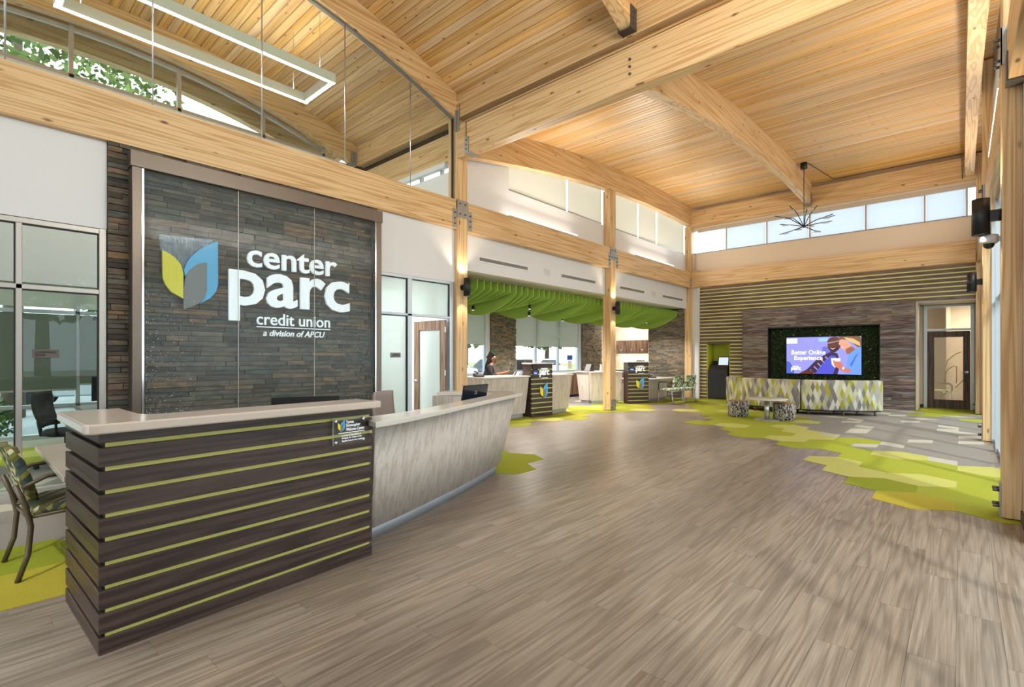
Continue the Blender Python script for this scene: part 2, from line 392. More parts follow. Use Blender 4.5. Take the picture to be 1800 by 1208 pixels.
m_bolt = simple('bolt_steel', rgb(110, 112, 116), 0.35, 0.9)
m_dsteel = simple('dark_hanger_steel', rgb(92, 90, 90), 0.45, 0.6)
m_alu = simple('satin_aluminium', rgb(182, 178, 174), 0.38, 0.5)
m_alublue = simple('clear_aluminium', rgb(188, 196, 206), 0.35, 0.4)
m_gasket = simple('black_gasket', rgb(22, 24, 24), 0.6)
m_black = simple('black_metal', rgb(30, 31, 34), 0.42, 0.2)
m_blackpl = simple('black_plastic', rgb(24, 25, 28), 0.45)
m_darkfab = simple('charcoal_fabric', rgb(58, 60, 60), 0.9, noise=0.15, nscale=200)
m_top = simple('quartz_top', rgb(205, 190, 178), 0.16, noise=0.05, nscale=60, spec=0.6)
m_topw = simple('white_quartz_top', rgb(216, 210, 204), 0.18, noise=0.03, nscale=60, spec=0.6)
m_bronze = simple('brushed_bronze', rgb(112, 101, 92), 0.34, 0.6, noise=0.06, nscale=4)
m_chrome = simple('polished_chrome', rgb(215, 215, 218), 0.15, 1.0)
m_silver = simple('silver_leg', rgb(190, 192, 196), 0.3, 0.8)
m_brownmetal = simple('taupe_metal', rgb(92, 80, 66), 0.4, 0.3)
m_green = simple('green_felt', rgb(146, 178, 72), 0.9, noise=0.06, nscale=90)
m_led = simple('led_strip', (1, 1, 1, 1), 0.5, emit=(1, 0.93, 0.82, 1), es=9)
m_ledwall = simple('led_wall_strip', (1, 1, 1, 1), 0.5, emit=(1, 0.92, 0.8, 1), es=4)
m_ledwhite = simple('pendant_white', rgb(226, 226, 220), 0.5)
m_lampw = simple('lamp_lens', (1, 1, 1, 1), 0.5, emit=(1, 0.82, 0.55, 1), es=3)
m_kick = simple('grey_kick', rgb(158, 162, 170), 0.4, 0.3)
m_glass = glass('clear_glass', (0.93, 0.97, 0.95, 1))
m_glass_t = glass('tinted_glass', (0.88, 0.945, 0.92, 1), refl=0.75)
m_glass_o = glass('etched_glass', (0.9, 0.97, 0.95, 1), refl=0.7, milk=0.5, milkcol=rgb(214, 228, 226))
m_water = glass('water_sheet_glass', (0.92, 0.96, 0.97, 1), refl=0.35, rough=0.1, milk=0.04, milkcol=rgb(200, 206, 210), wave=0.7)
m_acryl = glass('acrylic_plaque', (0.96, 0.97, 0.97, 1), refl=1.0)
m_shade_w = shade_cloth('white_shade', rgb(236, 232, 224), 0.5)
m_shade_g = shade_cloth('grey_screen_shade', rgb(196, 198, 188), 0.5, 0.05)
m_shade_d = shade_cloth('dark_screen_shade', rgb(122, 128, 116), 0.4, 0.07)
m_shade_l = shade_cloth('pale_film_shade', rgb(222, 232, 244), 0.45, 0.15)
m_stone = stone_mat('ledgestone', [rgb(64, 54, 47), rgb(104, 87, 72), rgb(77, 75, 70), rgb(132, 101, 72), rgb(66, 74, 70), rgb(112, 99, 86), rgb(52, 45, 41), rgb(90, 77, 66)])
m_stone2 = stone_mat('ledgestone_warm', [rgb(92, 84, 74), rgb(128, 112, 92), rgb(110, 108, 98), rgb(146, 124, 98), rgb(84, 84, 76), rgb(120, 112, 98)])
def carpet(name, col): return simple(name, col, 0.95, noise=0.16, nscale=140, bump=0.35, spec=0.1)
CP = {'G': carpet('carpet_green', rgb(156, 160, 56)), 'D': carpet('carpet_moss', rgb(138, 144, 44)), 'L': carpet('carpet_lime', rgb(184, 180, 102)),
      'Y': carpet('carpet_ochre', rgb(170, 156, 56)), 'N': carpet('carpet_grey', rgb(140, 134, 128)), 'B': carpet('carpet_beige', rgb(182, 176, 162))}
m_sofa = diamonds('harlequin_fabric', [rgb(132, 128, 126), rgb(178, 172, 164), rgb(208, 204, 176), rgb(150, 146, 144), rgb(222, 220, 212), rgb(176, 170, 60), rgb(200, 198, 150)], 10.5, 3.6)
m_chairfab = diamonds('patterned_seat_fabric', [rgb(56, 66, 64), rgb(150, 142, 84), rgb(96, 94, 58), rgb(196, 188, 160), rgb(118, 120, 60), rgb(70, 84, 84)], 26, 24, uv=False)
m_chairfab2 = diamonds('mint_seat_fabric', [rgb(70, 86, 78), rgb(196, 206, 170), rgb(226, 228, 206), rgb(110, 124, 96), rgb(206, 212, 180), rgb(160, 176, 140)], 22, 20, uv=False)
# ------------------------------------------------------------------ setting: floor
XL, XR, YF = -6.98, 0.27, 17.2          # faces of the left and right column rows, far wall
COLY = (6.24, 11.72, 17.1)              # near faces of the columns
CS, CC = math.sin(TH), math.cos(TH)
def depth_of(x, y): return -x * CS + y * CC
floor = box('floor', (-11.0, -4.2, -0.2, 0.6, 21.5, -0.006), simple('floor_base', rgb(92, 80, 70), 0.7))
tag(floor, 'grey-brown wood-look plank floor running from the desks to the lounge', 'floor', kind='structure')

# hexagonal carpet tiles (pointed along y), flat to flat 0.645
HW, HS = 0.645, 0.3724
ROW = 1.5 * HS
HEX = [(0.0, HS), (HW/2, HS/2), (HW/2, -HS/2), (0.0, -HS), (-HW/2, -HS/2), (-HW/2, HS/2)]
carpet_root = struct('floor_carpet', 'green, lime and grey hexagonal carpet tiles laid into the plank floor', 'carpet')
def hex_mesh(mats, rh=None):
    mb = MB(); g = 0.998; P = [(x*g, y*g) for x, y in HEX]; t = 0.004
    if rh is None: mb.prism(P[::-1], -0.004, t)
    else:
        for k in range(3):
            a = (2 * k + rh) % 6
            q = [(0, 0), P[a], P[(a+1) % 6], P[(a+2) % 6]]
            mb.cur = 1 if k == 0 else 0
            mb.prism(q[::-1], -0.004, t)
    return mb.mesh('carpet_tile', mats)
HM = {k: hex_mesh(CP[k]) for k in CP}
HB = [hex_mesh([CP['N'], CP['B']], r) for r in range(6)]
CLIP = []                                # centres of laid tiles
def lay(x, y, c):
    me = HM[c] if c != 'M' else HB[rnd.randrange(6)]
    mesh_obj('carpet_tile', me, carpet_root, TR(x, y, 0)); CLIP.append((x, y))
MAIN = {0: (-0.362, 'YG'), 1: (-0.6845, 'DGG'), 2: (-1.007, 'LLG'), 3: (-1.3295, 'LGGG'), 4: (-1.007, 'GGL'), 5: (-1.9745, 'GGLM'),
        6: (-2.942, 'GLGMNN'), 7: (-3.2645, 'GGLGMN'), 8: (-4.232, 'GLGLMNMN'), 9: (-3.9095, 'GGLNMNM'), 10: (-4.232, 'GGGNMNNM'),
        11: (-4.5545, 'GGGLNMNM'), 12: (-5.522, 'LGGGDNMNMN'), 13: (-5.1995, 'GLGGNMNNM'), 14: (-5.522, 'GGLGNMNMNM'),
        15: (-5.8445, 'GGGGLNMNMNM'), 16: (-6.167, 'GLGGNNMNMNGM'), 17: (-6.4895, 'DGGLGNMNMGMN'), 18: (-6.812, 'DGGDNMNMNMGN'), 19: (-6.4895, 'DDGDNMNNMGDG'), 20: (-6.167, 'DNMNMNMNGDGG'), 21: (-1.3295, 'NGDG')}
for r, (x0, s) in MAIN.items():
    for k, c in enumerate(s):
        x = x0 + k * HW
        if x < 0.62: lay(x, 6.455 + ROW * r, c)
# teller side, right-hand tile of each row
TELL = {-6: -8.06, -5: -7.74, -4: -7.415, -3: -7.0925, -2: -7.415, -1: -7.0925, 0: -6.77, 1: -7.0925, 2: -7.415, 3: -7.0925, 4: -6.77, 5: -6.4475, 6: -6.77, 7: -7.0925, 8: -7.415, 9: -7.0925, 10: -6.77, 11: -6.4475, 12: -6.77}
for r, x0 in TELL.items():
    for k in range(6):
        x = x0 - k * HW; c = ('GLGDGY'[(r * 5 + k * 3) % 6]) if k < 3 else rnd.choice('NMN')
        if x > -10.6: lay(x, 9.71 + ROW * r, c)
# behind the curved desk and left side by the guest chair
for r, x0, s in ((0, -4.383, 'GDGNM'), (1, -4.7055, 'GGLNN'), (-1, -4.7055, 'GDNMN'), (-2, -5.028, 'GGNM'), (-3, -5.35, 'LGNM'), (-4, -5.028, 'GGNMN'), (-5, -4.7055, 'DGGNM'),
                 (-6, -4.383, 'GNNM'), (-7, -4.0605, 'DNMNN'), (-8, -4.383, 'YDNNM'), (-9, -4.7055, 'YDNM'), (-10, -4.383, 'YYDN')):
    for k, c in enumerate(s): lay(x0 - k * HW, 4.81 + ROW * r, c)
for r in range(-2, 8):                   # conference room
    for k in range(6):
        x = -7.4 - (r % 2) * HW / 2 - k * HW
        lay(x, 0.1 + ROW * r, 'GLNNGL'[(k + r) % 6] if k > 2 else 'NMN'[(k * 2 + r) % 3])

# wood-look planks: the 300 that show largest are pieces, the rest one part
PW, PL = 0.18, 1.22
cand = []
i = 0
x = -7.4
while x < 0.55:
    off = (i * 0.437) % 1 * PL
    y = -2.4 - off
    while y < 17.2:
        xc, yc = x + PW / 2, y + PL / 2
        cov = all(any((xx - cx_) ** 2 + (yy - cy_) ** 2 < 0.3 ** 2 for cx_, cy_ in CLIP) for xx in (x, x + PW) for yy in (y, yc, y + PL))
        if not cov:
            d = depth_of(xc, yc); lat = xc * CC + yc * CS
            vis = d > 1.6 and abs(lat) < d * 1.1
            cand.append((1 / d ** 3 if vis else 0, x, y))
        y += PL
    x += PW; i += 1
cand.sort(reverse=True)
pl_me = MB().box(-PW/2 + .0006, -PL/2 + .0006, -0.006, PW/2 - .0006, PL/2 - .0006, 0).mesh('plank', m_floor)
for s_, x, y in cand[:298]:
    mesh_obj('plank', pl_me, floor, TR(x + PW / 2, y + PL / 2, 0))
mb = MB()
for s_, x, y in cand[298:]: mb.box(x + .0006, y + .0006, -0.006, x + PW - .0006, min(y + PL, 17.2) - .0006, 0)
tag(mb.obj('distant_planks', m_floor, floor), kind='stuff')

# ------------------------------------------------------------------ setting: roof vaults
def zc1(y): return 7.26 - 0.0442 * (y - 1.65) ** 2
def zc2(y): return 6.65 - 0.0108 * (y - 15.0) ** 2
def slope(f, y): return (f(y + .01) - f(y - .01)) / .02
PWD = 0.133
def vault(name, label, f, y0, y1, zones):
    root = struct(name, label, 'ceiling')
    mes = []
    for a, b in zones:
        L = (b - a) / 2; h = PWD / 2 - 0.002; c = 0.009
        sec = [(-h, c), (-h + c, 0), (h - c, 0), (h, c), (h, 0.03), (-h, 0.03)]
        mes.append(MB().loft([[(-L, p, q) for p, q in sec][::-1], [(L, p, q) for p, q in sec][::-1]]).mesh('ceiling_plank', m_plank))
    y = y0
    while y < y1:
        s = slope(f, y); dy = PWD / math.hypot(1, s); yc = y + dy / 2
        for (a, b), me in zip(zones, mes):
            mesh_obj('ceiling_plank', me, root, Matrix.Translation(((a + b) / 2, yc, f(yc))) @ Matrix.Rotation(math.atan(slope(f, yc)), 4, 'X'))
        y += dy
    a = zones[0][0] - .15; b = zones[-1][1] + .15
    n = 24; ys = [y0 + (y1 - y0) * k / n for k in range(n + 1)]
    MB().loft([[(a, t, f(t) + .035), (b, t, f(t) + .035), (b, t, f(t) + .2), (a, t, f(t) + .2)] for t in ys]).obj('roof_deck', simple('roof_deck_' + name, rgb(120, 100, 70), 0.8), root)
    return root
vault('ceiling_near', 'arched pine plank ceiling above the welcome desk', zc1, -2.95, 6.3, [(-11.66, -10.45), (-10.45, -7.02), (-7.02, -3.4), (-3.4, 0.6)])
vault('ceiling_far', 'arched pine plank ceiling above the lounge and screen wall', zc2, 6.4, 17.3, [(-7.2, -3.4), (-3.4, 0.6)])

def arch(name, label, f, x0, x1, y0, y1, dep, group=None, n=26):
    mb = MB(); ys = [y0 + (y1 - y0) * k / n for k in range(n + 1)]
    mb.loft([[(x0, t, f(t) - dep), (x0, t, f(t) - .002), (x1, t, f(t) - .002), (x1, t, f(t) - dep)] for t in ys])
    o = mb.obj(name, m_pine_arch, None)
    return tag(o, label, 'beam', group, 'structure')
def hanger(parent, x0, x1, y, z, up, dy=0.16, mat=None, bolts='y'):
    """U-shaped steel saddle: bottom plate and two cheeks"""
    t = 0.012; mat = mat or m_dsteel
    h = MB().box(x0 - t, y - dy, z - t, x1 + t, y, z).box(x0 - t, y - dy, z, x0, y, z + up).box(x1, y - dy, z, x1 + t, y, z + up).obj('beam_hanger', mat, parent)
    for k in range(3):
        MB().cyl((x1 + t, y - dy / 2, z + up * (.25 + .27 * k)), .014, .012, 8, 'x').obj('bolt', m_bolt, h)
    return h
a1 = arch('arched_beam', 'curved pine beam above the glazed gable over the desk wall', zc1, -7.16, XL, -2.9, 6.24, 0.44)
a2 = arch('arched_beam', 'curved pine beam of the near bay, cut off at the picture top', zc1, -3.5, -3.32, -2.9, 6.24, 0.44)
a3 = arch('arched_beam', 'curved pine beam seen through the gable glass behind the pendant light', zc1, -10.62, -10.45, -2.9, 6.24, 0.46)
a4 = arch('arched_beam', 'weathered curved beam outside under the roof overhang', zc1, -11.62, -11.44, -2.9, 6.24, 0.48)
a5 = arch('arched_beam', 'curved pine beam of the near bay along the right wall', zc1, 0.28, 0.46, -2.9, 6.24, 0.44)
b1 = arch('arched_beam', 'curved pine beam above the shaded clerestory of the teller side', zc2, -7.16, XL, 6.42, 17.1, 0.62)
b2 = arch('arched_beam', 'curved pine beam spanning the middle of the lounge ceiling', zc2, -3.5, -3.32, 6.42, 17.1, 0.6)
b3 = arch('arched_beam', 'curved pine beam against the columns on the right', zc2, 0.06, 0.24, 6.42, 17.1, 0.6)
hanger(a2, -3.5, -3.32, 6.24, zc1(6.2) - .44, .3); hanger(b2, -3.5, -3.32, 6.56, zc2(6.5) - .6, .2); hanger(b2, -3.5, -3.32, 17.06, zc2(17.0) - .6, .3, mat=m_galv)
hanger(a3, -10.62, -10.45, 6.24, zc1(6.2) - .46, .3, mat=m_galv)
def beam(name, label, p0, p1, w, h, mat=None, bev=0.004):
    o = bar(name, p0, p1, w, h, mat or m_pine, None, bev, share=False)
    return tag(o, label, 'beam', None, 'structure')
YB = 6.34
u1 = beam('ledger_beam', 'upper pine crossbeam carrying the near ceiling planks', (-6.98, YB, 6.11), (0.3, YB, 6.11), 0.19, 0.46)
u2 = beam('ledger_beam', 'pine crossbeam behind the gable glass, hung on a steel saddle', (-10.45, YB, 6.11), (-7.16, YB, 6.11), 0.19, 0.46)
l1 = beam('cross_beam', 'large pale pine crossbeam between column heads', (-6.72, YB, 5.445), (0.3, YB, 5.445), 0.19, 0.58)
l2 = beam('cross_beam', 'lower crossbeam above the white gable window behind glass', (-10.9, YB + .05, 5.445), (-7.2, YB + .05, 5.445), 0.19, 0.5)
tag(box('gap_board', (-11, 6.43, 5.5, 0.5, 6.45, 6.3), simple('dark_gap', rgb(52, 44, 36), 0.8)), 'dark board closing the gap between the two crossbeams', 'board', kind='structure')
hanger(u1, -6.98, -6.92, 6.26, 5.88, .26, dy=.02, mat=m_galv)
tag(box('end_block', (-6.98, 6.24, 5.14, -6.76, 6.44, 5.75), m_pine, None, .004), 'short upright pine block where the crossbeam meets the column', 'block', kind='structure')
for k in range(3): MB().cyl((-3.41, 6.245, 5.36 + .1 * k), .018, .02, 8, 'y').obj('bolt', m_bolt, l1, mat4=Matrix.Translation((0, -.02, 0)))
MB().box(-6.76, 6.228, 5.17, -6.66, 6.245, 5.46).box(-6.76, 6.228, 5.15, -6.6, 6.44, 5.165).obj('beam_hanger', m_galv, l1)
for k in range(3): MB().cyl((-6.71, 6.215, 5.23 + .08 * k), .014, .014, 8, 'y').obj('bolt', m_bolt, l1)
LB = [beam('wall_beam', 'knotty pine beam above the stone water wall', (-7.07, -3, 4.1), (-7.07, 6.24, 4.1), 0.18, 0.54),
      beam('wall_beam', 'pine beam with a light strip above the first pair of wall vents', (-7.07, 6.51, 4.1), (-7.07, 11.72, 4.1), 0.18, 0.54),
      beam('wall_beam', 'pine beam with a light strip nearest the screen wall', (-7.07, 11.99, 4.1), (-7.07, 17.1, 4.1), 0.18, 0.54),
      beam('wall_beam', 'pine beam across the top of the striped screen wall', (-6.98, 17.14, 4.1), (XR, 17.14, 4.1), 0.18, 0.54),
      beam('wall_beam', 'pine beam end cut off at the upper right corner', (0.39, -3, 4.1), (0.39, 6.22, 4.1), 0.18, 0.54),
      beam('wall_beam', 'pine beam between the two front columns on the right', (0.39, 6.51, 4.1), (0.39, 11.72, 4.1), 0.18, 0.54),
      beam('wall_beam', 'pine beam between the two rear columns on the right', (0.39, 11.99, 4.1), (0.39, 17.1, 4.1), 0.18, 0.54)]
hanger(LB[4], 0.30, 0.48, 6.2, 3.83, .25, mat=m_dsteel)
beam('ledger_beam', 'pine beam under the far ceiling edge, left of the middle arch', (-6.98, 17.14, 6.2), (-3.5, 17.14, 6.2), 0.16, 0.58)
beam('ledger_beam', 'pine beam under the far ceiling edge, right of the middle arch', (-3.32, 17.14, 6.2), (0.3, 17.14, 6.2), 0.16, 0.58)

# columns with their steel plates
def plate_bolts(parent, face, x, y, pts):
    for a, z in pts:
        if face == 'x+': MB().cyl((x, a, z), .016, .016, 8, 'x').obj('bolt', m_bolt, parent)
        elif face == 'x-': MB().cyl((x - .045, a, z), .014, .045, 8, 'x').obj('bolt', m_bolt, parent)
        else: MB().cyl((a, y - .016, z), .016, .016, 8, 'y').obj('bolt', m_bolt, parent)
def column(label, side, y0, ztop, plates=True):
    x0, x1 = (-7.22, XL) if side == 'L' else (XR, 0.51)
    c = struct('column', label, 'column', ((x0 + x1) / 2, y0 + .135, 0))
    bar('post', ((x0+x1)/2, y0 + .135, 0.012), ((x0+x1)/2, y0 + .135, ztop), x1 - x0, 0.27, m_pine, c, .006, up=(0, 1, 0))
    t = .01
    if side == 'L':
        p = MB().box(x1, y0 - t, 4.05, x1 + t, y0 + .27 + t, 4.38).box(x0, y0 - t, 4.05, x1 + t, y0, 4.38).obj('steel_plate', m_galv, c)
        plate_bolts(p, 'x+', x1 + t, 0, [(y0 + .07, 4.12), (y0 + .2, 4.12), (y0 + .07, 4.31), (y0 + .2, 4.31)])
        q = MB().box(x1, y0 - .1, 3.84, x1 + t, y0 - t, 4.2).obj('steel_plate', m_galv, c)
        plate_bolts(q, 'x+', x1 + t, 0, [(y0 - .055, 3.92), (y0 - .055, 4.02), (y0 - .055, 4.12)])
        if y0 < 17:
            q = MB().box(x1, y0 + .27 + t, 3.84, x1 + t, y0 + .38, 4.2).obj('steel_plate', m_galv, c)
            plate_bolts(q, 'x+', x1 + t, 0, [(y0 + .33, 3.92), (y0 + .33, 4.02), (y0 + .33, 4.12)])
        q = MB().box(x1, y0 + .02, 0.0, x1 + t, y0 + .26, .3).obj('base_plate', m_galv, c)
        plate_bolts(q, 'x+', x1 + t, 0, [(y0 + .08, .08), (y0 + .2, .13), (y0 + .08, .2), (y0 + .2, .25)])
    else:
        p = MB().box(x0 - t, y0 - t, 4.05, x0, y0 + .27, 4.38).box(x0 - t, y0 - t, 4.05, x1, y0, 4.38).obj('steel_plate', m_galv, c)
        plate_bolts(p, 'x-', x0 - t, 0, [(y0 + .07, 4.12), (y0 + .2, 4.12), (y0 + .07, 4.31), (y0 + .2, 4.31)])
        q = MB().box(x0 - .014, y0 + .03, 0.0, x0, y0 + .25, .3).obj('base_plate', m_galv, c)
        plate_bolts(q, 'x-', x0 - .014, 0, [(y0 + .08, .1), (y0 + .2, .1), (y0 + .08, .24), (y0 + .2, .24)])
    return c
cL1 = column('tall pine column between the office door and the teller bay', 'L', COLY[0], 6.05)
cL2 = column('pine column with a steel foot between the two teller counters', 'L', COLY[1], zc2(COLY[1]) - .62)
cL3 = column('pine corner column beside the patterned chairs', 'L', COLY[2], zc2(COLY[2]) - .62)
cR1 = column('nearest pine column at the right edge with a bolted foot', 'R', COLY[0], 6.25)
cR2 = column('second pine column on the right, between the near column and the far door', 'R', COLY[1], 6.5)
cR3 = column('farthest pine column on the right, at the far door', 'R', COLY[2], 6.55)
MB().box(-6.985, 6.2, 5.63, -6.965, 6.26, 6.02).obj('steel_plate', m_galv, cL1); MB().box(-6.99, 6.225, 5.63, -6.9, 6.24, 6.02).obj('steel_plate', m_galv, cL1)

# ------------------------------------------------------------------ setting: walls
wl_ = struct('wall_left', 'white plaster wall above the glazed offices and the teller bay', 'wall')
def plaster(b, parent, m=None): return box('plaster', b, m or m_white, parent)
plaster((-7.2, -3, 2.86, -7.05, 1.13, 3.84), wl_); plaster((-7.2, 4.52, 2.84, -7.05, 6.24, 3.84), wl_)
plaster((-7.2, 1.13, 0, -7.06, 4.56, 3.84), wl_)
plaster((-7.27, 6.5, 3.125, -7.15, 17.2, 4.37), wl_); plaster((-7.3, 6.5, 4.36, -7.19, 17.2, 5.0), wl_)
plaster((-7.3, 6.45, 5.0, -7.19, 7.9, 5.75), wl_)
wf = struct('wall_far', 'pale beige wall strip under the far clerestory windows', 'wall')
plaster((-7.2, 17.22, 4.3, 0.5, 17.34, 5.03), wf, m_warmwhite)
plaster((-7.2, 17.22, 5.8, 0.5, 17.34, 6.7), wf, m_warmwhite)
wr = struct('wall_right', 'light grey wall strip at the right edge behind the columns', 'wall')
plaster((0.40, 6.4, 4.3, 0.52, 17.2, 6.9), wr); plaster((0.40, 17.0, 0, 0.52, 18.5, 4.3), wr); plaster((0.40, 6.2, 0, 0.52, 6.6, 4.37), wr)
we = struct('window_24', 'aluminium storefront glazing between the right-hand columns', 'glazing', (.46, 11.7, 0))
for y in (6.6, 7.9, 9.2, 10.5, 11.7, 12.0, 13.3, 14.6, 15.9, 16.95): box('frame_bar', (.38, y, 0, .5, y + .06, 3.84), m_alublue, we)
for z in (0, 2.3, 3.78): box('frame_bar', (.41, 6.6, z, .49, 17.0, z + .06), m_alublue, we)
for a, b in ((6.66, 7.9), (7.96, 9.2), (9.26, 10.5), (10.56, 11.7), (12.06, 13.3), (13.36, 14.6), (14.66, 15.9), (15.96, 16.95)): MB().box(.45, a, .06, .456, b, 2.3).obj('pane', m_glass, we); MB().box(.45, a, 2.36, .456, b, 3.78).obj('pane', m_glass, we)
plaster((0.40, 5.5, 0, 0.52, 6.4, 4.37), wr); plaster((0.40, -3.2, 3.3, 0.52, 5.5, 4.37), wr); plaster((0.40, -3.2, 0, 0.52, 0.9, 3.3), wr)
wb = struct('wall_back', 'white wall with a glazed entrance behind the viewer', 'wall')
plaster((-11.1, -3.3, 0, -5.2, -3.15, 4.4), wb); plaster((-1.6, -3.3, 0, 0.52, -3.15, 4.4), wb); plaster((-5.2, -3.3, 2.8, -1.6, -3.15, 4.4), wb)
we = struct('window_25', 'added high clerestory glazing behind the viewer, letting in daylight', 'glazing', (-3.4, -3.2, 4.4))  # unseen opening added so daylight reaches the crossbeam face
for k in range(7): MB().box(-7.1 + 1.08 * k, -3.225, 4.4, -6.04 + 1.08 * k, -3.219, 6.4).obj('pane', m_glass, we); box('frame_bar', (-7.13 + 1.08 * k, -3.26, 4.4, -7.08 + 1.08 * k, -3.18, 6.4), m_alublue, we)
we = struct('window_21', 'glazed entrance behind the viewer', 'glazing', (-3.4, -3.2, 0))
for x in (-5.2, -4.0, -2.8, -1.65): box('frame_bar', (x, -3.26, 0, x + .05, -3.18, 2.8), m_alublue, we)
for a in (-5.15, -3.95, -2.75): MB().box(a, -3.225, .05, a + 1.1, -3.219, 2.75).obj('pane', m_glass, we)
we = struct('window_22', 'unseen gable glazing added above the right wall beam for daylight', 'glazing', (.46, 2, 4.4))  # glazed out of view to bring daylight onto the near ceiling
yq = [-3.1 + 9.4 * k / 14 for k in range(15)]
MB().prism([(-3.1, 4.38), (6.3, 4.38)] + [(t, zc1(t) - .2) for t in yq[::-1]], .47, .476, 'x').obj('pane', m_glass, we)
for y in (-1.5, 0.05, 1.6, 3.15, 4.7): box('frame_bar', (.44, y, 4.38, .5, y + .06, zc1(y) - .25), m_alublue, we)
we = struct('window_23', 'storefront glazing on the right behind the viewer', 'glazing', (.46, -1, 0))
for a, b in ((.9, 2.4), (2.4, 3.95), (3.95, 5.5)):
    MB().box(.47, a + .06, .05, .476, b, 3.25).obj('pane', m_glass, we); box('frame_bar', (.43, a, 0, .51, a + .06, 3.3), m_alublue, we)
tag(box('baseboard_right', (0.385, 5.5, 0, 0.40, 6.24, .1), simple('dark_base', rgb(70, 64, 58), .6)), 'dark baseboard strip at the right edge', 'baseboard', kind='structure')
# ------------------------------------------------------------------ clerestory windows of the teller side
def arch_low(y): return zc2(y) - 0.62
def shaded_window(num, label, y0, y1, z0=5.02):
    w = struct('window_%d' % num, label, 'window', (-7.22, y0, z0))
    n = 8; ys = [y0 + (y1 - y0) * k / n for k in range(n + 1)]
    def sheet(x0, x1, inset, mat, name, zlow):
        yy = [min(max(t, y0 + inset), y1 - inset) for t in ys]
        up = [(t, arch_low(t) + .1) for t in yy]
        MB().prism([(yy[0], zlow)] + [(yy[-1], zlow)] + up[::-1], x0, x1, 'x').obj(name, mat, w)
    sheet(-7.30, -7.29, 0, m_glass, 'pane', z0)
    sheet(-7.235, -7.232, .025, m_shade_w, 'roller_shade', z0 + .02)
    MB().box(-7.245, y0 + .02, z0 + .005, -7.225, y1 - .02, z0 + .03).obj('hem_bar', m_alu, w)
    MB().box(-7.31, y1 - .02, z0, -7.26, y1 + .02, arch_low(y1) + .1).obj('mullion', m_alu, w)
    return w
shaded_window(1, 'clerestory pane with a lowered white shade next to the first column', 7.92, 10.06)
shaded_window(2, 'clerestory pane with a puckered white shade left of the teller column', 10.1, 11.68)
shaded_window(3, 'shaded clerestory pane just right of the teller column', 12.02, 13.7)
shaded_window(4, 'narrow middle clerestory pane with a white shade', 13.74, 14.93)
shaded_window(5, 'shaded clerestory pane next to the far corner', 14.97, 17.08)
# far clerestory
FX = [-6.8, -5.86, -4.61, -3.41, -2.02, -0.73, 0.1, 0.4]
FL = ['corner far clerestory pane at the left end', 'second far clerestory pane from the left', 'far clerestory pane left of the spidery lamp', 'far clerestory pane right of the spidery lamp',
      'fifth far clerestory pane from the left', 'far clerestory pane second from the right', 'narrow bright far clerestory pane at the right end']
for k in range(7):
    w = struct('window_%d' % (6 + k), FL[k], 'window', (FX[k], 17.28, 5.03))
    MB().box(FX[k], 17.3, 5.03, FX[k+1], 17.306, 5.83).obj('pane', m_glass, w)
    if k not in (0, 6): MB().box(FX[k] + .03, 17.25, 5.04, FX[k+1] - .03, 17.253, 5.83).obj('roller_shade', m_shade_l, w)
    MB().box(FX[k+1] - .025, 17.26, 5.03, FX[k+1] + .025, 17.32, 5.83).obj('mullion', m_alu, w)
    MB().box(FX[k], 17.21, 5.74, FX[k+1], 17.27, 5.86).obj('shade_box', simple('shade_box', rgb(196, 182, 166), .5), w)
tag(box('trim_1', (-7.0, 17.2, 5.015, 0.4, 17.27, 5.035), simple('sill_metal', rgb(150, 145, 140), .4, .4)), 'thin metal sill under the far clerestory windows', 'sill', kind='structure')

# ------------------------------------------------------------------ glazed storefront: conference room (left)
def frame_bar(parent, b, m=m_alu): return box('frame_bar', b, m, parent, .004)
XW0, XW1 = -7.13, -7.05
w13 = struct('window_13', 'aluminium-framed glass wall of the conference room beside the stone', 'glazing', (-7.09, 1.1, 0))
for b in ((XW0, 1.063, 0, XW1, 1.127, 2.86), (XW0, .409, 0, XW1, .458, 2.80), (XW0, -.85, 0, XW1, -.8, 2.8), (XW0, -2.1, 0, XW1, -2.05, 2.8),
          (XW0, -3, 2.80, XW1, 1.063, 2.855), (XW0, -3, 2.135, XW1, 1.063, 2.185), (XW0, -3, 0, XW1, 1.063, .1)): frame_bar(w13, b)
ys = [-3, -2.05, -.8, .458]; ye = [-2.1, -.85, .409, 1.063]
for a, b in zip(ys, ye):
    MB().box(-7.1, a, .1, -7.094, b, 2.135).obj('pane', m_glass_t, w13); MB().box(-7.1, a, 2.185, -7.094, b, 2.80).obj('pane', m_glass_t, w13)
    for z0, z1 in ((.1, 2.135), (2.185, 2.8)):
        MB().box(-7.093, b - .012, z0, -7.06, b, z1).box(-7.093, a, z1 - .012, -7.06, b, z1).obj('gasket', m_gasket, w13)
# office (right of the water wall) with its open door
w14 = struct('window_14', 'aluminium-framed office glazing between the water wall and the column', 'glazing', (-7.09, 5.4, 0))
for b in ((XW0, 4.56, 0, XW1, 4.60, 2.84), (XW0, 5.185, 0, XW1, 5.275, 2.79), (XW0, 6.13, 0, XW1, 6.226, 2.84), (XW0, 4.6, 2.79, XW1, 6.13, 2.84),
          (XW0, 4.6, 2.15, XW1, 6.13, 2.19), (XW0, 4.6, 0, XW1, 5.185, .1)): frame_bar(w14, b, m_alublue)
for b in ((-7.1, 4.6, .1, -7.094, 5.185, 2.15), (-7.1, 4.6, 2.19, -7.094, 5.185, 2.79), (-7.1, 5.275, 2.19, -7.094, 6.13, 2.79)):
    MB().box(*b).obj('pane', m_glass_o, w14)
    MB().box(-7.093, b[4] - .014, b[2], -7.058, b[4], b[5]).box(-7.093, b[1], b[5] - .012, -7.058, b[4], b[5]).obj('gasket', m_gasket, w14)
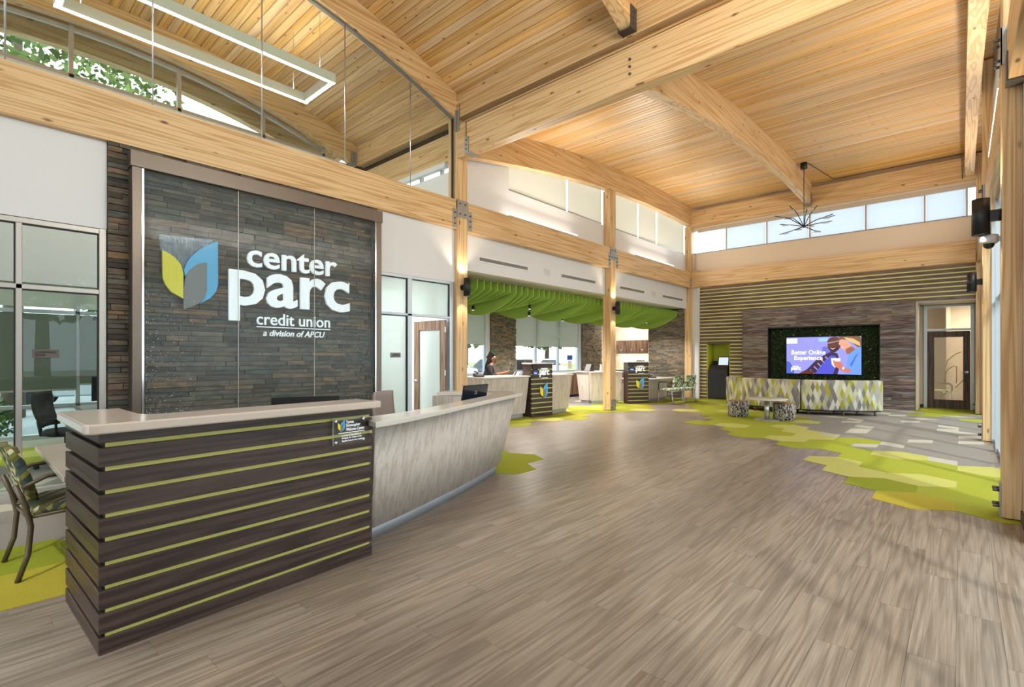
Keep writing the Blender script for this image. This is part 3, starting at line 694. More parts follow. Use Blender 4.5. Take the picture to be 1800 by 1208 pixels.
d1 = struct('door_1', 'open walnut office door with a tall glass panel and lever handle', 'door', (-7.1, 6.1, 0))
dm = Matrix.Translation((-7.1, 6.1, 0)) @ Matrix.Rotation(math.radians(180 + 2), 4, 'Z')
def dpart(name, b, mat, bev=.003):
    return MB(dm).box(*b).obj(name, mat, d1, bev)
for b in ((0, 0, .01, .15, .045, 2.13), (.75, 0, .01, .9, .045, 2.13), (.15, 0, 1.95, .75, .045, 2.13), (.15, 0, .01, .75, .045, .28)): dpart('door_rail', b, m_doorlight)
dpart('pane', (.15, .018, .28, .75, .026, 1.95), m_glass_o, 0)
hd = dpart('lever_handle', (.81, .045, .96, .86, .06, 1.01), m_chrome)
MB(dm).tube([(.835, .05, .985), (.835, .1, .985), (.70, .1, .985)], .011).obj('lever', m_chrome, hd)
MB(dm).tube([(.835, 0, .985), (.835, -.06, .985), (.70, -.06, .985)], .011).obj('lever', m_chrome, hd)
for z in (.25, 1.1, 1.9): dpart('hinge', (-.01, .03, z, .01, .052, z + .1), m_silver)

# ------------------------------------------------------------------ stone wall behind the water feature
def stones(parent, x, y0, y1, z0, z1, hmin, hmax, lmin, lmax, mat, proud, pieces, sgn=1, plane='x', seed=3):
    """courses of split stone on the plane x (or y); the largest are pieces, the rest one part"""
    r = random.Random(seed); L = []
    z = z0
    while z < z1 - .01:
        h = min(r.uniform(hmin, hmax), z1 - z); y = y0 - r.uniform(0, lmin)
        while y < y1 - .01:
            l = r.uniform(lmin, lmax); a = max(y, y0); b = min(y + l, y1)
            if b - a > .02: L.append(((b - a) * h, a, b, z, z + h, r.uniform(proud * .4, proud)))
            y += l
        z += h
    L.sort(reverse=True)
    def put(mb, a, b, z, zz, p):
        g = .0015; q = r.uniform(-.003, .003)
        if plane == 'x':
            A = [(x, a + g, z + g), (x, b - g, z + g), (x, b - g, zz - g), (x, a + g, zz - g)]
            B = [(x + sgn * (p + q), a + g + .002, z + g + .002), (x + sgn * (p - q), b - g - .002, z + g + .002), (x + sgn * p, b - g - .002, zz - g - .002), (x + sgn * (p + q), a + g + .002, zz - g - .002)]
        else:
            A = [(a + g, x, z + g), (b - g, x, z + g), (b - g, x, zz - g), (a + g, x, zz - g)]
            B = [(a + g + .002, x + sgn * (p + q), z + g + .002), (b - g - .002, x + sgn * (p - q), z + g + .002), (b - g - .002, x + sgn * p, zz - g - .002), (a + g + .002, x + sgn * (p + q), zz - g - .002)]
        mb.loft([A, B])
    for s_, a, b, z, zz, p in L[:pieces]:
        mb = MB(); put(mb, a, b, z, zz, p); mb.obj('stone', mat, parent)
    if L[pieces:]:
        mb = MB()
        for s_, a, b, z, zz, p in L[pieces:]: put(mb, a, b, z, zz, p)
        tag(mb.obj('small_stones', mat, parent), kind='stuff')
sw = struct('wall_stone', 'dark split-stone wall behind the water feature', 'wall', (-7.05, 2.8, 0))
box('stone_backing', (-7.06, 1.13, 0, -7.03, 4.56, 3.83), simple('stone_joint', rgb(28, 26, 25), .9), sw)
stones(sw, -7.035, 1.13, 4.56, 0.3, 3.83, .045, .075, .16, .55, m_stone, .05, 298)

ww = thing('water_wall', 'glass water wall framed in bronze metal in front of the stone', 'water feature', (-6.9, 2.9, 0))
MB().box(-7.03, 1.30, 3.565, -6.82, 4.535, 3.745).obj('top_channel', m_bronze, ww, .004)
for a, b, nm in ((1.315, 1.40, 'post'), (4.43, 4.52, 'post')):
    MB().box(-7.03, a, .0, -6.83, b, 3.565).obj(nm, m_bronze, ww, .004)
MB().box(-6.89, 1.403, .3, -6.835, 1.425, 3.565).obj('edge_trim', m_chrome, ww); MB().box(-6.89, 4.405, .3, -6.835, 4.427, 3.565).obj('edge_trim', m_chrome, ww)
for a, b in ((1.425, 2.418), (2.424, 3.428), (3.434, 4.405)):
    MB().box(-6.872, a, .3, -6.866, b, 3.6).obj('glass_panel', m_water, ww)
for y in (2.418, 3.428): MB().box(-6.874, y, .3, -6.864, y + .006, 3.58).obj('panel_seam', m_alu, ww)
MB().box(-7.0, 1.4, 0, -6.78, 4.43, .3).obj('basin', m_bronze, ww, .005)
mb = MB(); r2 = random.Random(5)
for k in range(420):
    e = r2.random() ** 2
    y = 1.45 + e * .5 if r2.random() < .6 else 4.38 - e * .75
    z = .8 + r2.random() ** 1.6 * 1.4; rr = r2.uniform(.0018, .0045)
    mb.sphere((-6.864, y, z), rr, 5, 4)
tag(mb.obj('droplets', simple('water_drop', rgb(225, 230, 235), .1, 0, spec=1.0), ww), kind='stuff')

# ------------------------------------------------------------------ logo sign behind the glass (plane x=-6.9)
SX = -6.915; KY = 6.915 / 6.85
def sy(y): return y * KY
def sz(z): return 1.45 + (z - 1.45) * KY
sg = thing('logo_sign', 'white and coloured lettering sign mounted on the stone water wall', 'sign', (SX, 2.9, 1.9))
def leaf(pts, name, mat, x0, x1):
    MB().prism([(sy(a), sz(b)) for a, b in pts], x0, x1, 'x').obj(name, mat, sg)
YEL = [(1.599, 2.681), (1.605, 2.356), (1.632, 2.281), (1.69, 2.203), (1.811, 2.137), (1.811, 2.436), (1.784, 2.538), (1.725, 2.611), (1.665, 2.652)]
BLU = [(2.180, 2.878), (2.183, 2.351), (2.162, 2.258), (2.098, 2.169), (1.99, 2.095), (2.042, 2.178), (2.06, 2.270), (2.06, 2.597), (1.940, 2.549), (1.864, 2.470), (1.83, 2.402), (1.817, 2.474), (1.848, 2.571), (1.900, 2.655), (1.975, 2.742), (2.07, 2.818)]
GRY = [(1.813, 2.005), (1.977, 2.094), (2.03, 2.154), (2.06, 2.258), (2.06, 2.597), (1.976, 2.572), (1.9, 2.512), (1.850, 2.444), (1.827, 2.361), (1.816, 2.25)]
m_yel = simple('sign_yellow', rgb(244, 226, 20), .4); m_blu = simple('sign_blue', rgb(84, 184, 240), .4); m_gry = simple('sign_grey', rgb(124, 124, 126), .4)
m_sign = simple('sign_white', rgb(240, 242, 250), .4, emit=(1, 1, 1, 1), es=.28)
leaf(YEL, 'yellow_leaf', m_yel, SX - .04, SX); leaf(BLU, 'blue_leaf', m_blu, SX - .04, SX); leaf(GRY, 'grey_leaf', m_gry, SX - .04, SX)
leaf([(1.575, 2.86), (2.15, 2.89), (2.07, 2.822), (1.975, 2.746), (1.9, 2.66), (1.845, 2.575), (1.814, 2.45), (1.784, 2.545), (1.725, 2.618), (1.665, 2.66), (1.59, 2.69)], 'acrylic_backing', glass('frost_acrylic', (.9, .94, 1, 1), milk=.3, milkcol=rgb(190, 200, 214), wave=.5, rough=.1), SX - .035, SX - .025)
UY, UZ = (0, 1, 0), (0, 0, 1)
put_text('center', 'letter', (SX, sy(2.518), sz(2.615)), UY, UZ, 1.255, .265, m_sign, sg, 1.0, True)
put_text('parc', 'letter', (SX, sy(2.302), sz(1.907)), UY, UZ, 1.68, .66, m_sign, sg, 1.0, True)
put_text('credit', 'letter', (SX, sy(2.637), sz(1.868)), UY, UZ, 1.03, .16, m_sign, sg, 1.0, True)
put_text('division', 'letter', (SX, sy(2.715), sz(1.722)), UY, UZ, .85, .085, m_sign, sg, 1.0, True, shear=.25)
put_text('reg', 'trademark_dot', (SX, sy(3.955), sz(2.53)), UY, UZ, .022, .03, m_sign, sg)
MB().box(SX - .008, sy(2.637), sz(1.836), SX + .004, sy(3.658), sz(1.848)).obj('underline', m_sign, sg)
cs = thing('room_sign', 'small bronze plaque reading CONFERENCE ROOM on the left glass wall', 'sign', (-7.09, .63, 1.48))
MB().box(-7.093, .533, 1.44, -7.08, .738, 1.522).obj('plaque', simple('plaque_taupe', rgb(98, 91, 87), .6), cs, .002)
put_text('room', 'lettering', (-7.079, .555, 1.456), UY, UZ, .16, .05, m_blackpl, cs)
cs2 = thing('room_sign', 'small grey name plaque on the office glass beside the open door', 'sign', (-7.09, 4.95, 1.48))
MB().box(-7.093, 4.86, 1.435, -7.08, 5.06, 1.515).obj('plaque', simple('plaque_grey', rgb(120, 124, 124), .5, .3), cs2, .002)
put_text('office', 'lettering', (-7.079, 4.89, 1.46), UY, UZ, .14, .03, m_blackpl, cs2)

# ------------------------------------------------------------------ gable glass above the desk wall
w15 = struct('window_15', 'large gable glass sheet above the pine beam with thin steel rods', 'glazing', (-7.07, 3, 4.4))
yy = [-2.8 + 9.0 * k / 16 for k in range(17)]
MB().prism([(-2.8, 4.40)] + [(6.2, 4.40)] + [(t, zc1(t) - .43) for t in yy[::-1]], -7.08, -7.074, 'x').obj('pane', m_glass, w15)
for y in (-.9, .336, 1.556, 2.787, 4.016, 5.245):
    MB().cyl((-7.06, y, 4.4), .008, zc1(y) - .44 - 4.4, 8).obj('steel_rod', m_silver, w15)
MB().box(-7.09, -2.8, 4.372, -7.04, 6.2, 4.392).obj('bottom_track', m_alu, w15); MB().box(-7.09, 6.2, 4.38, -7.05, 6.215, 5.95).obj('side_track', m_gasket, w15)
mb = MB(); mb.loft([[(-7.10, t, zc1(t) - .47), (-7.04, t, zc1(t) - .47), (-7.04, t, zc1(t) - .44), (-7.10, t, zc1(t) - .44)] for t in yy]); mb.obj('top_track', simple('track_grey', rgb(120, 118, 116), .5), w15)
# exterior clerestory behind it
XE = -10.95
XC, ZC = -10.72, 5.98
w16 = struct('window_16', 'exterior clerestory glazing with trees beyond, seen through the gable glass', 'glazing', (XC, 3, ZC))
for a, b in ((-2.6, -1.75), (-1.75, -.24), (-.24, 1.26), (1.26, 2.76), (2.76, 4.25), (4.25, 5.55)):
    t = [a + (b - a) * k / 6 for k in range(7)]
    MB().prism([(a, ZC), (b, ZC)] + [(q, max(ZC + .02, zc1(q) - .5)) for q in t[::-1]], XC - .006, XC, 'x').obj('pane', m_glass, w16)
    MB().box(XC - .04, b - .03, ZC - .04, XC + .05, b + .03, max(ZC + .02, zc1(b) - .1)).obj('mullion', m_alu, w16)
MB().box(XC - .04, -2.8, ZC - .04, XC + .05, 5.7, ZC + .03).obj('sill_rail', m_alu, w16)
tq = [-2.6 + 8.15 * k / 16 for k in range(17)]
MB().loft([[(XC - .03, t, zc1(t) - .53), (XC + .03, t, zc1(t) - .53), (XC + .03, t, zc1(t) - .47), (XC - .03, t, zc1(t) - .47)] for t in tq]).obj('head_rail', m_alu, w16)
# gable window at the end of the conference bay (plane y)
w17 = struct('window_17', 'white-framed window under the crossbeam at the end of the glazed bay', 'glazing', (-8.5, 6.4, 4.8))
for a, b in ((-10.4, -9.3), (-9.3, -8.25), (-8.25, -7.6)):
    MB().box(a, 6.41, 4.95, b, 6.416, 5.2).obj('pane', m_glass, w17); MB().box(b - .03, 6.38, 4.9, b + .03, 6.45, 5.2).obj('mullion', m_alu, w17)
MB().box(-10.5, 6.3, 5.1, -7.4, 6.4, 5.22).obj('shade_box', m_white, w17)

# ------------------------------------------------------------------ rooms behind the left wall
ex = struct('wall_exterior', 'white exterior wall of the offices with window openings', 'wall')
E_OP = [(-2.4, 2.45, .12, 2.62), (10.1, 11.0, .9, 2.9), (12.33, 16.07, .9, 2.9)]      # y0,y1,z0,z1 of openings
def ext_wall(y0, y1, z1):
    y = y0
    for a, b, c, d in E_OP:
        if b <= y0 or a >= y1: continue
        plaster((XE - .15, y, -.1, XE, a, z1), ex); plaster((XE - .15, a, -.1, XE, b, c), ex); plaster((XE - .15, a, d, XE, b, z1), ex); y = b
    plaster((XE - .15, y, -.1, XE, y1, z1), ex)
ext_wall(-3, 6.45, 5.94); plaster((XE - .15, -3, 5.7, -10.66, 6.3, 5.945), ex); ext_wall(6.45, 17.6, 3.4)
pt = struct('wall_partition', 'white partition walls of the conference room and office', 'wall')
plaster((XE, 2.6, 0, -7.2, 2.7, 3.84), pt); plaster((XE, 6.26, 0, -7.22, 6.42, 4.95), pt); plaster((XE, 6.42, 4.9, -7.22, 6.44, 5.0), pt)
tag(box('ceiling_office', (XE, 2.7, 3.3, -7.2, 6.26, 3.4), m_white), 'flat white ceiling inside the small office', 'ceiling', kind='structure')
tag(box('ceiling_teller', (XE, 6.42, 3.14, -7.2, 17.3, 3.5), simple('soffit_paint', rgb(214, 212, 200), .7)), 'flat pale ceiling over the teller bay above the green baffles', 'ceiling', kind='structure')
w18 = struct('window_18', 'conference room window with half-lowered screen shades', 'window', (XE - .1, 0, .1))
for a, b in ((-2.4, -1.2), (-1.2, 0.05), (.05, 1.38), (1.38, 2.45)):
    MB().box(XE - .1, a, .12, XE - .094, b, 2.62).obj('pane', m_glass_t, w18)
    for c in ((XE - .13, a - .03, .12, XE - .05, a + .03, 2.62), (XE - .13, a, 2.15, XE - .05, b, 2.21), (XE - .13, a, .12, XE - .05, b, .2), (XE - .13, a, .62, XE - .05, b, .68)): frame_bar(w18, c, m_alublue)
    zb = .92 if b < 1.5 else 1.0
    MB().box(XE - .03, a + .02, zb, XE - .027, b - .02, 2.14).obj('roller_shade', m_shade_d, w18); MB().box(XE - .03, a + .02, 2.24, XE - .027, b - .02, 2.7).obj('roller_shade', m_shade_g, w18)
    MB().box(XE - .04, a + .02, zb - .03, XE - .02, b - .02, zb).obj('hem_bar', m_alu, w18)
def teller_window(num, label, y0, y1, muls, zb):
    w = struct('window_%d' % num, label, 'window', (XE - .1, y0, .9))
    MB().box(XE - .1, y0, .9, XE - .094, y1, 2.9).obj('pane', m_glass, w)
    for y in [y0] + muls + [y1]: frame_bar(w, (XE - .13, y - .04, .9, XE - .04, y + .04, 2.9), m_alublue)
    for a, b in zip([y0] + muls, muls + [y1]): MB().box(XE - .02, a + .03, zb, XE - .016, b - .03, 2.9).obj('roller_shade', m_shade_g, w)
    frame_bar(w, (XE - .13, y0, .88, XE + .06, y1, .95), m_alublue)
teller_window(19, 'teller bay window with a grey shade behind the seated clerk', 10.1, 11.0, [], 1.82)
teller_window(20, 'wide three-part teller window with grey shades half down', 12.33, 16.07, [13.5, 14.79], 1.8)
sp = struct('wall_stone_pier', 'stone pier between the clerk and the wide teller window', 'wall', (XE, 11.7, 0))
stones(sp, XE + .02, 11.16, 12.33, .9, 2.95, .045, .07, .12, .4, m_stone2, .06, 110, seed=8)
box('stone_backing', (XE - .1, 11.16, 0, XE + .02, 12.33, 3.14), m_stone2, sp)
sp = struct('wall_stone_pier', 'stone pier right of the wide teller window, partly behind the column', 'wall', (XE, 17, 0))
stones(sp, XE + .02, 16.2, 17.6, .9, 2.95, .045, .07, .12, .4, m_stone2, .06, 110, seed=9)
box('stone_backing', (XE - .1, 16.2, 0, XE + .02, 17.6, 3.14), m_stone2, sp)
se = struct('wall_stone_end', 'stone end wall beside the break-room opening and the corner column', 'wall', (-7.9, 17.2, 0))
box('stone_backing', (-8.6, 17.17, 0, -7.22, 17.4, 3.14), m_stone2, se)
stones(se, 17.17, -8.6, -7.22, .0, 3.13, .045, .07, .14, .45, m_stone2, .06, 290, sgn=-1, plane='y', seed=10)
br = struct('wall_break_room', 'cream break-room walls seen past the stone end wall', 'wall')
plaster((-12.2, 19.5, 0, -8.3, 19.6, 3.2), br, m_warmwhite); plaster((-8.75, 17.4, 0, -8.6, 19.5, 3.2), br, m_warmwhite)
plaster((-12.2, 17.6, 0, -12.1, 19.5, 3.2), br, m_warmwhite); plaster((-12.2, 17.3, 3.14, -8.6, 19.6, 3.3), br)
tag(box('wall_edge', (-6.98, 17.2, 0, -6.76, 17.4, 3.84), m_white), 'narrow white wall strip between corner column and striped wall', 'wall', kind='structure')
# ------------------------------------------------------------------ far screen wall
def set_uv(o, fn):
    me = o.data; uv = me.uv_layers.new(name='UVMap')
    for lp in me.loops: uv.data[lp.index].uv = fn(me.vertices[lp.vertex_index].co)
ws = struct('wall_striped', 'dark slat wall with yellow-green stripes around the screen', 'wall', (-3.2, 17.35, 0))
YS = 17.30
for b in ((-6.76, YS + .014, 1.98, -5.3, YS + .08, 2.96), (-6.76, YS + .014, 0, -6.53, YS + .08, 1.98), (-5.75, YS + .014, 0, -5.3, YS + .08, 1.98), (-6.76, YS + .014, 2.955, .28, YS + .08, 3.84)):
    box('lime_backing', b, m_lime_lit, ws)
z = 0.0; PIT = 0.1175; SL = 0.082
while z < 3.83:
    zc = z + SL / 2
    if z + SL > 2.93: segs = [(-6.76, .28)]
    elif z + SL > 1.96: segs = [(-6.76, -5.32)]
    else: segs = [(-6.76, -6.53), (-5.75, -5.32)]
    for a, b in segs:
        bar('slat', (a, YS + .015, zc), (b, YS + .015, zc), .03, SL, m_walnut_lit, ws)
    z += PIT
# reclaimed board panel round the screen niche
wp = struct('wall_board_panel', 'reclaimed grey-brown board panel framing the screen niche', 'wall', (-3.1, 17.2, 0))
YP = 17.20; NX0, NX1, NZ0, NZ1 = -4.564, -1.681, .62, 2.35
box('panel_side', (-5.33, YP + .012, 0, -5.31, YP + .12, 2.96), m_blackpl, wp); box('panel_side', (-.935, YP + .012, 0, -.92, YP + .6, 2.96), m_blackpl, wp)
r3 = random.Random(21); z = 0.0
while z < 2.94:
    h = min(.0845, 2.955 - z)
    for a, b in (([(-5.32, NX0), (NX1, -.925)]) if NZ0 - .03 < z + h / 2 < NZ1 else [(-5.32, -.925)]):
        x = a
        while x < b - .01:
            e = min(b, x + r3.uniform(.7, 1.9))
            if b - e < .25: e = b
            dy = r3.uniform(0, .01)
            bar('board', (x + .0008, YP + .012 - dy, z + h / 2), (e - .0008, YP + .012 - dy, z + h / 2), .026, h - .0025, m_reclaim, wp, share=False)
            x = e
    z += h
box('panel_core', (-5.32, YP + .03, 0, NX0, YP + .1, 2.95), m_blackpl, wp); box('panel_core', (NX1, YP + .03, 0, -.925, YP + .1, 2.95), m_blackpl, wp)
box('panel_core', (NX0, YP + .03, NZ1, NX1, YP + .1, 2.95), m_blackpl, wp); box('panel_core', (NX0, YP + .03, 0, NX1, YP + .1, NZ0), m_blackpl, wp)
for b in ((NX0, YP, NZ1 - .02, NX1, 17.5, NZ1), (NX0, YP, NZ0, NX1, 17.5, NZ0 + .02), (NX0, YP, NZ0, NX0 + .02, 17.5, NZ1), (NX1 - .02, YP, NZ0, NX1, 17.5, NZ1)): box('niche_lining', b, m_blackpl, wp)
# moss wall: leaves beyond counting
mw = thing('moss_wall', 'dark green living moss panel behind the screen', 'moss panel', (-3.1, 17.48, .62))
box('moss_backing', (NX0, 17.46, NZ0, NX1, 17.5, NZ1), simple('moss_base', rgb(22, 32, 16), .95), mw)
mb = MB(); r4 = random.Random(4)
for k in range(5200):
    x = r4.uniform(NX0 + .03, NX1 - .03); zz = r4.uniform(NZ0 + .03, NZ1 - .03)
    if -4.0 < x < -2.2 and .98 < zz < 1.98: continue
    y = 17.455 - r4.random() ** 2 * .07; s = r4.uniform(.014, .034); a = r4.uniform(0, 6.28); t = r4.uniform(-.8, .8)
    ca, sa = math.cos(a) * s, math.sin(a) * s
    mb.cur = 1 if r4.random() < .012 else (2 if r4.random() < .35 else 0)
    mb.poly([(x - ca, y, zz - sa), (x + sa * .5, y - s * t, zz - ca * .5), (x + ca, y - s * .3, zz + sa), (x - sa * .5, y + s * t * .2, zz + ca * .5)])
tag(mb.obj('moss_leaves', [simple('moss_dark', rgb(40, 58, 26), .9), simple('moss_bright', rgb(196, 206, 90), .8), simple('moss_mid', rgb(66, 86, 38), .9)], mw), kind='stuff')
# ---- television
tv = thing('television', 'wall screen showing a smiling couple and the words Better Online Experience', 'television', (-3.1, 17.4, .92))
TX0, TX1, TZ0, TZ1, TY = -4.063, -2.134, .93, 2.04, 17.36
MB().box(TX0 - .015, TY, TZ0 - .015, TX1 + .015, TY + .06, TZ1 + .015).obj('bezel', m_blackpl, tv, .004)
MB().box(TX0 + .3, TY + .06, TZ0 + .2, TX1 - .3, 17.46, TZ1 - .2).obj('wall_mount', m_blackpl, tv)
TW, THH = TX1 - TX0, TZ1 - TZ0
def emis(name, c, s=1.0):
    m, n, l, b = nmat(name); b.inputs['Base Color'].default_value = (0, 0, 0, 1); b.inputs['Emission Color'].default_value = c; b.inputs['Emission Strength'].default_value = s; b.inputs['Roughness'].default_value = .3
    return m
_lay = [0]
def pic(name, pts, c, s=1.0, parent=None):
    """flat picture patch on the screen; pts are (across 0-1, down 0-1)"""
    _lay[0] += 1; y = TY - .0008 * _lay[0]
    P = [(TX0 + a * TW, TZ1 - d * THH) for a, d in pts]
    MB().prism(P, y, y + .0007, 'y').obj(name, emis('screen_' + name + str(_lay[0]), c, s), tv)
pic('picture_room', [(0, 0), (1, 0), (1, 1), (0, 1)], rgb(150, 150, 232), .95)
pic('picture_window', [(0, .03), (.155, .03), (.155, .17), (0, .17)], rgb(232, 236, 250)); pic('picture_plant', [(.44, .03), (.57, .03), (.57, .12), (.46, .13)], rgb(150, 196, 214))
pic('picture_sofa', [(.5, .27), (.62, .25), (.66, .6), (.5, .45)], rgb(104, 108, 196))
pic('picture_cushion', [(0, .66), (.05, .68), (.11, .9), (.11, 1), (0, 1)], rgb(78, 96, 196))
pic('picture_jacket', [(.2, 1), (.3, .86), (.42, .62), (.55, .46), (.62, .40), (.70, .45), (.74, .7), (.7, 1)], rgb(56, 36, 74))
pic('picture_shirt', [(.40, 1), (.47, .8), (.56, .58), (.62, .5), (.68, .52), (.68, .8), (.64, 1)], rgb(80, 82, 200))
for k in range(5): pic('picture_stripe', [(.33 + .05*k, .9 - .09*k), (.345 + .05*k, .88 - .09*k), (.40 + .045*k, 1 - .1*k), (.385 + .045*k, 1.0 - .1*k)], rgb(168, 150, 170))
pic('picture_head', [(.565, .12), (.60, .03), (.66, 0), (.71, .02), (.74, .12), (.74, .28), (.71, .36), (.66, .42), (.61, .40), (.575, .30)], rgb(96, 52, 42))
pic('picture_glasses', [(.57, .16), (.72, .10), (.72, .125), (.57, .19)], rgb(160, 140, 150)); pic('picture_beard', [(.585, .28), (.63, .31), (.7, .26), (.72, .33), (.67, .42), (.61, .4)], rgb(60, 32, 30))
pic('picture_smile', [(.60, .30), (.64, .32), (.68, .29), (.64, .345)], rgb(226, 214, 220))
pic('picture_hair', [(.715, 0), (.98, 0), (1, .05), (1, .30), (.95, .28), (.88, .16), (.80, .08), (.73, .1)], rgb(120, 84, 56))
pic('picture_hair_light', [(.78, .02), (.9, .06), (.98, .16), (.99, .26), (.9, .18), (.82, .1)], rgb(214, 178, 118))
pic('picture_face', [(.725, .1), (.76, .07), (.83, .12), (.88, .24), (.86, .36), (.80, .38), (.755, .33), (.735, .24), (.715, .2)], rgb(220, 156, 130)); pic('picture_smile', [(.735, .27), (.765, .285), (.785, .27), (.765, .30)], rgb(240, 230, 230))
pic('picture_neck', [(.80, .34), (.88, .26), (.93, .34), (.87, .48), (.82, .46)], rgb(150, 90, 78))
pic('picture_sweater', [(.80, 1), (.82, .66), (.85, .46), (.93, .34), (1, .27), (1, 1)], rgb(104, 150, 240)); pic('picture_sweater_fold', [(.86, .74), (.93, .5), (.97, .42), (.92, .62), (.88, .8)], rgb(66, 100, 206))
pic('picture_mug', [(.615, .57), (.74, .57), (.735, .78), (.66, .82), (.625, .74)], rgb(226, 220, 240))
pic('picture_hands', [(.64, .62), (.68, .66), (.74, .66), (.78, .8), (.86, .86), (.88, .95), (.8, .94), (.72, .86), (.66, .78)], rgb(196, 116, 94)); pic('picture_watch', [(.755, .84), (.775, .8), (.795, .84), (.775, .88)], rgb(240, 236, 240))
pic('picture_arm', [(.18, 1), (.24, .93), (.36, .9), (.40, .96), (.36, 1)], rgb(92, 46, 38))
m_scr = emis('screen_lettering', (1, 1, 1, 1), 1.1)
ty = TY - .0008 * (_lay[0] + 2)
put_text('tv1', 'screen_words', (TX0 + .075*TW, ty, TZ1 - .475*THH), (1, 0, 0), UZ, .47*TW, .125*THH, m_scr, tv)
put_text('tv2', 'screen_words', (TX0 + .115*TW, ty, TZ1 - .66*THH), (1, 0, 0), UZ, .39*TW, .15*THH, m_scr, tv)
put_text('parc', 'screen_words', (TX0 + .07*TW, ty, TZ1 - .94*THH), (1, 0, 0), UZ, .135*TW, .11*THH, m_scr, tv)
put_text('center', 'screen_words', (TX0 + .09*TW, ty, TZ1 - .815*THH), (1, 0, 0), UZ, .09*TW, .03*THH, m_scr, tv)
# ---- kiosk niche and kiosk
nk = struct('wall_niche', 'lime green niche in the striped wall holding the cash kiosk', 'niche', (-6.14, 17.6, 0))
for b in ((-6.53, 17.33, 0, -6.5, 18.0, 1.98), (-5.78, 17.33, 0, -5.75, 18.0, 1.98), (-6.53, 17.9, 0, -5.75, 18.0, 1.98), (-6.53, 17.33, 1.95, -5.75, 18.0, 2.0)): box('niche_panel', b, m_limewall, nk)
kk = thing('cash_kiosk', 'black self-service cash kiosk with a lit screen in the lime niche', 'kiosk', (-6.15, 17.55, 0))
m_kio = simple('kiosk_black', rgb(40, 42, 50), .4)
MB().box(-6.49, 17.3, .02, -5.84, 17.85, 1.0).obj('cabinet', m_kio, kk, .01)
MB().box(-6.46, 17.285, .06, -5.87, 17.3, .96).obj('cabinet_door', m_kio, kk, .006)
MB().box(-6.05, 17.27, .8, -5.93, 17.29, .84).obj('door_handle', m_blackpl, kk, .004)
MB().prism([(17.3, 1.0), (17.85, 1.0), (17.85, 1.3), (17.6, 1.3), (17.42, 1.14)], -6.42, -5.84, 'x').obj('machine_head', m_blackpl, kk, .008)
mo = MB().prism([(17.42, 1.12), (17.45, 1.12), (17.52, 1.45), (17.49, 1.45)], -6.2, -5.82, 'x').obj('monitor', m_blackpl, kk, .004)
MB().prism([(17.425, 1.165), (17.428, 1.165), (17.483, 1.42), (17.48, 1.42)], -6.17, -5.86, 'x').obj('screen', emis('kiosk_screen', rgb(206, 222, 236), .9), mo)
# ---- far door in its recess
rc = struct('wall_recess', 'beige recess walls around the far dark door', 'wall')
plaster((-.92, 17.35, 0, -.88, 18.4, 2.95), rc, m_warmwhite); plaster((-.92, 18.36, 0, -.795, 18.46, 2.95), rc, m_warmwhite); plaster((.25, 18.36, 0, .5, 18.46, 2.95), rc, m_warmwhite)
plaster((-.92, 18.36, 2.88, .5, 18.46, 3.2), rc, m_warmwhite); plaster((-.92, 17.36, 2.9, .42, 18.4, 3.0), rc, m_warmwhite)
tag(box('baseboard_recess', (-.88, 18.34, 0, -.8, 18.36, .1), simple('dark_base2', rgb(62, 54, 46), .6)), 'dark baseboard bit left of the far door', 'baseboard', kind='structure')
d2 = struct('door_2', 'dark wood far door with an etched glass panel and transom', 'door', (-.27, 18.36, 0))
for b in ((-.795, 18.3, 0, -.72, 18.4, 2.885), (.185, 18.3, 0, .255, 18.4, 2.885), (-.72, 18.3, 2.83, .185, 18.4, 2.885), (-.72, 18.3, 2.165, .185, 18.4, 2.225)): box('door_frame', b, m_alublue, d2, .003)
for b in ((-.715, 18.33, .01, -.57, 18.375, 2.15), (.035, 18.33, .01, .18, 18.375, 2.15), (-.57, 18.33, 1.99, .035, 18.375, 2.15), (-.57, 18.33, .01, .035, 18.375, .255)): box('door_rail', b, m_doorwood, d2, .003)
gp = MB().box(-.57, 18.348, .255, .035, 18.354, 1.99).obj('pane', glass('door_glass', (.95, .95, .93, 1), milk=.35, milkcol=rgb(226, 214, 196)), d2)
MB().box(-.72, 18.35, 2.225, .185, 18.356, 2.83).obj('pane', m_glass, d2)
m_etch = simple('etched_line', rgb(206, 186, 150), .7)
for pts in ([(-.35, .7), (-.35, 1.1), (-.28, 1.35), (-.14, 1.5), (-.02, 1.58)], [(-.1, .72), (-.1, 1.18), (-.16, 1.2), (-.27, 1.1), (-.33, .95), (-.34, .7)], [(-.56, .82), (-.48, .75), (-.36, .7)], [(.03, .8), (-.06, .68), (-.12, .6)]):
    MB().tube([(a, 18.346, b) for a, b in pts], .012, 6).obj('etched_curve', m_etch, gp)
hn = MB().cyl((.11, 18.33, 1.03), .035, -.015, 14, 'y').obj('lever_handle', m_chrome, d2)
MB().tube([(.11, 18.33, 1.03), (.11, 18.28, 1.03), (.0, 18.28, 1.025)], .012).obj('lever', m_chrome, hn)
rb = struct('wall_far_room', 'cream walls of the room behind the far door', 'wall')
plaster((-1.6, 20.9, 0, 1.6, 21, 3.2), rb, m_warmwhite); plaster((-.35, 20.2, 0, -.25, 20.9, 3.2), rb, m_warmwhite); plaster((-1.6, 18.46, 3.1, 1.6, 21, 3.2), rb); plaster((1.5, 18.46, 0, 1.6, 21, 3.2), rb, m_warmwhite); plaster((-1.7, 18.46, 0, -1.6, 21, 3.2), rb, m_warmwhite)

